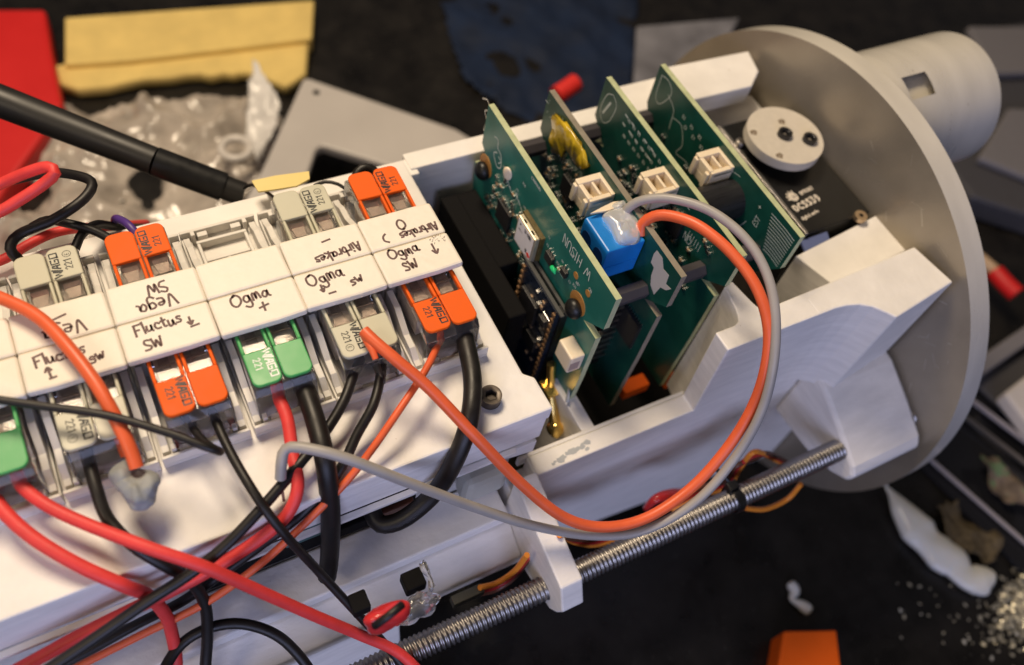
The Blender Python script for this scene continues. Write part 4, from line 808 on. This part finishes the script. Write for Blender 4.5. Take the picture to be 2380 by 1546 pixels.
bm = B(); blob(bm, U(965, 1415, 'y', -6.0), (.5, .25, .55), 8, .35, 24); tube(bm, px([(985, 1395, -6.0, 'y'), (1003, 1362, -5.9, 'y'), (985, 1318, -5.4, 'y'), (980, 1308, -5.3, 'y')]), .10, rf=lambda t: 1 - .3 * t); rough_up(bm, .12, 2.5, 4); tag(obj('glue_lump', bm, mat('clear_hot_glue', (.9, .9, .9), .08, trans=.95, ior=1.4, bump=.5, bscale=2), smooth=True), 'clear lump of hot glue beside the red taped joint', 'glue')
bm = B(); tube(bm, px([(870, 1455, -6.5, 'y'), (905, 1430, -6.5, 'y'), (935, 1405, -6.4, 'y')]), .08); tag(obj('black_wire_end', bm, WBLK, smooth=True), 'black wire end crossing the red taped joint', 'wire')

# ================================================================== THINGS ON THE TABLE
ZTb = -15.0
def flat(name, label, cat, pts, z, th, m, bev=.05, **k):
    bm = B(); pxprism(bm, pts, z, z - th); return tag(obj(name, bm, m, bev=bev), label, cat, **k)
def ragged(pts, n, amp, seed):
    r = random.Random(seed); out = []
    for i in range(len(pts)):
        a, b = pts[i], pts[(i + 1) % len(pts)]
        for k in range(n): t_ = k / n; out.append((a[0] + (b[0] - a[0]) * t_ + r.uniform(-amp, amp), a[1] + (b[1] - a[1]) * t_ + r.uniform(-amp, amp)))
    return out
# red sheet upper left
flat('red_case', 'bright red plastic case at the upper left corner behind the antenna', 'case', [(-160, 20), (105, 20), (122, 130), (145, 240), (95, 320), (30, 410), (-40, 520), (-160, 640)], ZTb + 1.4, 1.3, REDB, .2)
flat('yellow_foam_strip', 'torn yellow foam strip along the top left of the table', 'foam', [(118, 150), (300, 125), (560, 90), (720, 60), (712, 170), (665, 202), (640, 190), (600, 172), (560, 165), (545, 172), (520, 168), (490, 176), (465, 170), (430, 172), (400, 178), (330, 182), (250, 200), (180, 206), (140, 195), (124, 170)], ZTb + .7, .6, YEL, .2)
flat('yellow_paper_pad', 'upper yellow sheet above the torn foam strip', 'paper', [(150, 40), (730, 0), (725, 90), (560, 110), (300, 140), (150, 150)], ZTb + 1.0, .9, YEL, .1)
# crinkled bag
def sheet(name, label, cat, pts, z, amp, m, seed, res=46, zbase=None):
    P = [tuple(U(a, b, 'z', z))[:2] for a, b in pts]; x0 = min(p[0] for p in P); x1 = max(p[0] for p in P); y0 = min(p[1] for p in P); y1 = max(p[1] for p in P)
    def inside(x, y):
        c = False
        for i in range(len(P)):
            (xa, ya), (xb, yb) = P[i], P[i - 1]
            if (ya > y) != (yb > y) and x < (xb - xa) * (y - ya) / (yb - ya) + xa: c = not c
        return c
    r = random.Random(seed); ph = [(r.uniform(.25, 2.4), r.uniform(0, 6.28), r.uniform(0, 6.28)) for _ in range(10)]; bm = B(); g = {}
    for i in range(res + 1):
        for j in range(res + 1):
            x = x0 + (x1 - x0) * i / res; y = y0 + (y1 - y0) * j / res
            if inside(x, y):
                h = sum((1 - abs(noise.noise(Vector((x, y, seed)) * f_)) * 3) / (f_ * 1.6) for f_ in (.28, .6, 1.1)) * amp * .5
                g[i, j] = bm.verts.new((x, y, z + h))
    for (i, j), v in list(g.items()):
        q = [g.get((i, j)), g.get((i + 1, j)), g.get((i + 1, j + 1)), g.get((i, j + 1))]
        if all(q): bm.faces.new(q)
    o = obj(name, bm, m, smooth=True); md = o.modifiers.new('solid', 'SOLIDIFY'); md.thickness = .06; return tag(o, label, cat)
sheet('plastic_bag', 'crinkled clear plastic bag under the black antenna', 'plastic bag', [(60, 350), (140, 258), (350, 240), (560, 215), (660, 270), (640, 400), (560, 480), (560, 620), (-60, 720), (-60, 480)], ZTb + .3, .5, BAG, 4, 120)
sheet('bag_corner', 'pale raised corner of the plastic bag beside the frosted frame', 'plastic bag', [(590, 150), (655, 240), (640, 300), (600, 370), (565, 300), (575, 210)], ZTb + 2.2, .5, mat('pale_bag_plastic', (.72, .70, .68), .25, bump=.8, bscale=.8, var=.15, vscale=.7), 6, 26)
bm = B(); c = U(548, 345, 'z', ZTb + 2.0); u_, v_ = Vector((1, 0, 0)), Vector((0, 1, 0)); P = [c + u_ * .62 * math.cos(a) + v_ * .62 * math.sin(a) for a in [2 * math.pi * k / 28 for k in range(29)]]; tube(bm, P, .17, n=8, raw=True); tag(obj('plastic_ring', bm, mat('clear_ring', (.66, .62, .58), .25), smooth=True), 'small clear plastic ring lying on the bag', 'ring')
sheet('navy_cloth', 'dark navy cloth on the table behind the circuit boards', 'cloth', [(1010, -40), (1490, -40), (1476, 150), (1462, 260), (1350, 320), (1180, 270), (1070, 190)], ZTb + .05, .2, NAVY, 13, 70)
# frosted frame
flat('frosted_plastic_plate', 'flat frosted grey plastic frame with a cut-out lying behind the box', 'plastic frame', [(705, 182), (720, 182), (1060, 300), (1110, 330), (1110, 390), (905, 420), (905, 385), (750, 338), (735, 345), (700, 450), (560, 480), (610, 390)], ZTb + 2.6, .5, FRAME, .12)
bm = B(); c = U(735, 215, 'z', ZTb + 2.605); cyl(bm, c, c + Vector((0, 0, .01)), .16, n=20); o = obj('mounting_hole', bm, BLACKM, [q for q in COL.objects if q.name == 'frosted_plastic_plate'][0])
flat('yellow_tape', 'yellow tape scrap sticking up behind the back cream connector', 'tape', [(585, 420), (640, 408), (718, 398), (720, 415), (690, 432), (640, 440), (600, 445)], -1.0, .05, mat('yellow_tape', (.75, .60, .22), .55, bump=.3, bscale=2), .0)
# antenna
t = thing('rubber_antenna', 'thick black rubber antenna lying across the upper left', 'antenna', U(300, 330, 'z', -4))
P0, P1, P2 = U(-180, 165, 'z', -1.2), U(360, 375, 'z', -2.4), U(520, 435, 'z', -3.0)
bm = B(); tube(bm, [P0, P0.lerp(P1, .5), P1], .46, n=28, step=1, rf=lambda t_: 1.0 - .18 * t_); obj('sleeve', bm, ANT, t, smooth='auto')
bm = B(); tube(bm, [P1, P2], .40, n=28, step=.5); obj('collar', bm, BLACKP, t, smooth='auto')
bm = B(); e = (P2 - P1).normalized(); tube(bm, [P2, P2 + e * .55], .34, n=24, step=.3); obj('end_cap', bm, ANT, t, smooth='auto')
# red tubes
wire('red_tube', 'short red plastic tube end poking out behind the second circuit board', [(1292, 222, -10.1), (1315, 208, -10.0), (1338, 192, -9.9)], .42, mat('red_tube_plastic', (.70, .03, .025), .4), n=20)
t = thing('probe_lead', 'red tipped probe with a tan sleeve lying right of the end plate', 'probe', U(2330, 650, 'z', -13))
bm = B(); tube(bm, px([(2255, 585, -13.2), (2290, 612, -13.2), (2322, 640, -13.2)]), .3, n=16); obj('tan_sleeve', bm, mat('tan_sleeve', (.52, .36, .22), .6), t, smooth='auto')
bm = B(); tube(bm, px([(2312, 632, -13.2), (2335, 658, -13.2), (2362, 684, -13.2)]), .42, n=20); obj('red_tip', bm, REDB, t, smooth='auto')
# grey gear on the right
flat('grey_case', 'dark grey case edge at the right behind the hub', 'case', [(2200, 380), (2330, 60), (2560, 20), (2560, 560), (2400, 500), (2260, 455)], ZTb + 1.5, 1.45, GREYD, .2)
flat('grey_block', 'pale grey raised panel on the dark case at the right edge', 'panel', [(2345, 250), (2560, 260), (2560, 480), (2275, 365)], ZTb + 2.0, .45, GREYL, .15)
flat('grey_tray_corner', 'grey plastic corner behind the hub at the top right', 'case', [(2250, 60), (2480, 60), (2480, 165), (2310, 170)], ZTb + 2.1, .5, GREYL, .15)
flat('clear_box_piece', 'clear plastic wrapper piece behind the far end block', 'wrapper', [(1480, 60), (1720, 40), (1660, 150), (1560, 190), (1472, 210)], ZTb + 3, .3, mat('pale_wrapper', (.20, .20, .23), .3, bump=.6, bscale=.7, var=.4, vscale=.5), .1)
# clear tray with bars
def bar(label, a, b, w, z, m, name='metal_bar'):
    p, q = U(*a, 'z', z), U(*b, 'z', z); bm = B(); d, u, v = frame_of(q - p); sd = Vector((0, 0, 1)).cross(d).normalized() * w / 2; h = Vector((0, 0, w * .7))
    vs = [bm.verts.new(c) for c in (p - sd, p + sd, q + sd, q - sd, p - sd - h, p + sd - h, q + sd - h, q - sd - h)]
    for f_ in ((0, 1, 2, 3), (7, 6, 5, 4), (0, 4, 5, 1), (1, 5, 6, 2), (2, 6, 7, 3), (3, 7, 4, 0)): bm.faces.new([vs[k] for k in f_])
    bmesh.ops.recalc_face_normals(bm, faces=bm.faces); return tag(obj(name, bm, m, bev=w * .12), label, 'bar')
flat('dark_glass_tray', 'glossy dark tray lying right of the end plate under the bars', 'tray', [(2140, 1080), (2260, 900), (2560, 900), (2560, 1500), (2380, 1330)], ZTb + .25, .24, mat('dark_gloss', (.012, .012, .014), .12), .05)
bar('thin pale bar running from under the end plate to the right edge', (2145, 1050), (2480, 1345), .16, ZTb + .5, LILAC)
bar('middle pale metal bar of the parallel set at the right edge', (2230, 955), (2480, 1150), .22, ZTb + .6, ZINC)
bar('upper pale metal bar of the parallel set at the right edge', (2255, 925), (2480, 1095), .2, ZTb + .8, LILAC)
bar('grey rounded bar sloping up to the right edge beside the rim', (2240, 878), (2470, 720), .7, ZTb + 1.2, GREYL)
flat('white_adapter', 'white adapter corner at the right edge above the bars', 'adapter', [(2335, 912), (2480, 800), (2480, 1100)], ZTb + 1.6, .8, PINKB, .15)
flat('dark_grey_slab', 'dark grey slab between the rim and the bars at the right edge', 'slab', [(2255, 880), (2420, 800), (2480, 940), (2480, 1060), (2330, 950)], ZTb + .5, .22, GREYD, .1)
sheet('packing_fibre', 'brown fuzzy clump of packing fibre beside the glue drip', 'packing fibre', ragged([(2170, 1180), (2230, 1165), (2290, 1200), (2330, 1260), (2300, 1310), (2240, 1290), (2190, 1240)], 4, 8, 3), ZTb + .3, .35, CRUMB, 9, 40)
sheet('packing_fibre', 'greenish brown fibre clump between the parallel bars', 'packing fibre', ragged([(2260, 1060), (2310, 1070), (2370, 1130), (2400, 1200), (2330, 1170), (2280, 1110)], 4, 7, 5), ZTb + .5, .4, mat('mixed_fibre', (.15, .11, .08), .7, bump=1, bscale=5, var=.7, vscale=2.5, spots=((.10, .16, .08), 2, .55)), 11, 34)
# hot glue drip and small glue bit
bm = B(); D = [(2052, 1112, .08), (2085, 1155, .2), (2120, 1205, .38), (2150, 1245, .6), (2175, 1270, .8), (2200, 1290, .64), (2222, 1305, .78), (2245, 1330, .74), (2270, 1345, .55), (2298, 1345, .66), (2312, 1352, .4)]
P = [U(a, b, 'z', ZTb + .5) for a, b, r in D]; SP = spline(P, .12); k_ = len(D) - 1
tube(bm, SP, 1, n=18, raw=True, rf=lambda t_: (lambda f_: D[min(int(f_), k_ - 1)][2] * (1 - (f_ - min(int(f_), k_ - 1))) + D[min(int(f_) + 1, k_)][2] * (f_ - min(int(f_), k_ - 1)))(t_ * k_))
for v in bm.verts: v.co.z = ZTb + .02 + (v.co.z - (ZTb + .5 - .6)) * .55 if v.co.z < ZTb + .5 else ZTb + .35 + (v.co.z - ZTb - .5) * .55
rough_up(bm, .10, 1.2, 2); tag(obj('glue_drip', bm, GLUEM, smooth=True, sub=1), 'long milky drip of hot glue on the black mat at lower right', 'glue')
bm = B(); tube(bm, px([(1835, 1352, ZTb + .2), (1848, 1375, ZTb + .2), (1838, 1392, ZTb + .2), (1862, 1405, ZTb + .2), (1885, 1422, ZTb + .2)]), .2, n=14, rf=lambda t_: .8 + .35 * math.sin(t_ * 9)); tag(obj('glue_bit', bm, GLUEM, smooth=True, sub=1), 'small milky bit of hot glue on the black mat near the bottom', 'glue')
flat('orange_box', 'orange box edge at the bottom of the photo below the small glue bit', 'box', [(1822, 1467), (1944, 1465), (1960, 1600), (1800, 1600)], ZTb + 1.2, 1.15, ORANGE, .05)
# glitter
bm = B(); rnd = random.Random(21)  # pale flakes imitate sparkle reflections on the mat
for k in range(640):
    t_ = rnd.random(); a = 2400 - abs(rnd.gauss(0, 48)); b = 1400 + rnd.gauss(0, 40) + (2400 - a) * .35
    if rnd.random() < .06: a = rnd.uniform(2080, 2380); b = rnd.uniform(1340, 1500)
    c = U(a, b, 'z', ZTb + .03); r_ = rnd.uniform(.02, .075); q = rnd.uniform(0, 6); nrm = Vector((rnd.uniform(-.5, .5), rnd.uniform(-.5, .5), 1)).normalized(); d, u, v = frame_of(nrm)
    bm.faces.new([bm.verts.new(c + (u * math.cos(q + j * math.pi / 2) + v * math.sin(q + j * math.pi / 2)) * r_ * (1 if j % 2 else 1.7) + Vector((0, 0, .05))) for j in range(4)])
tag(obj('glint_flakes', bm, SPARK), 'sparkle reflections imitated by glitter flakes on the mat at the lower right corner', 'glint', kind='stuff')
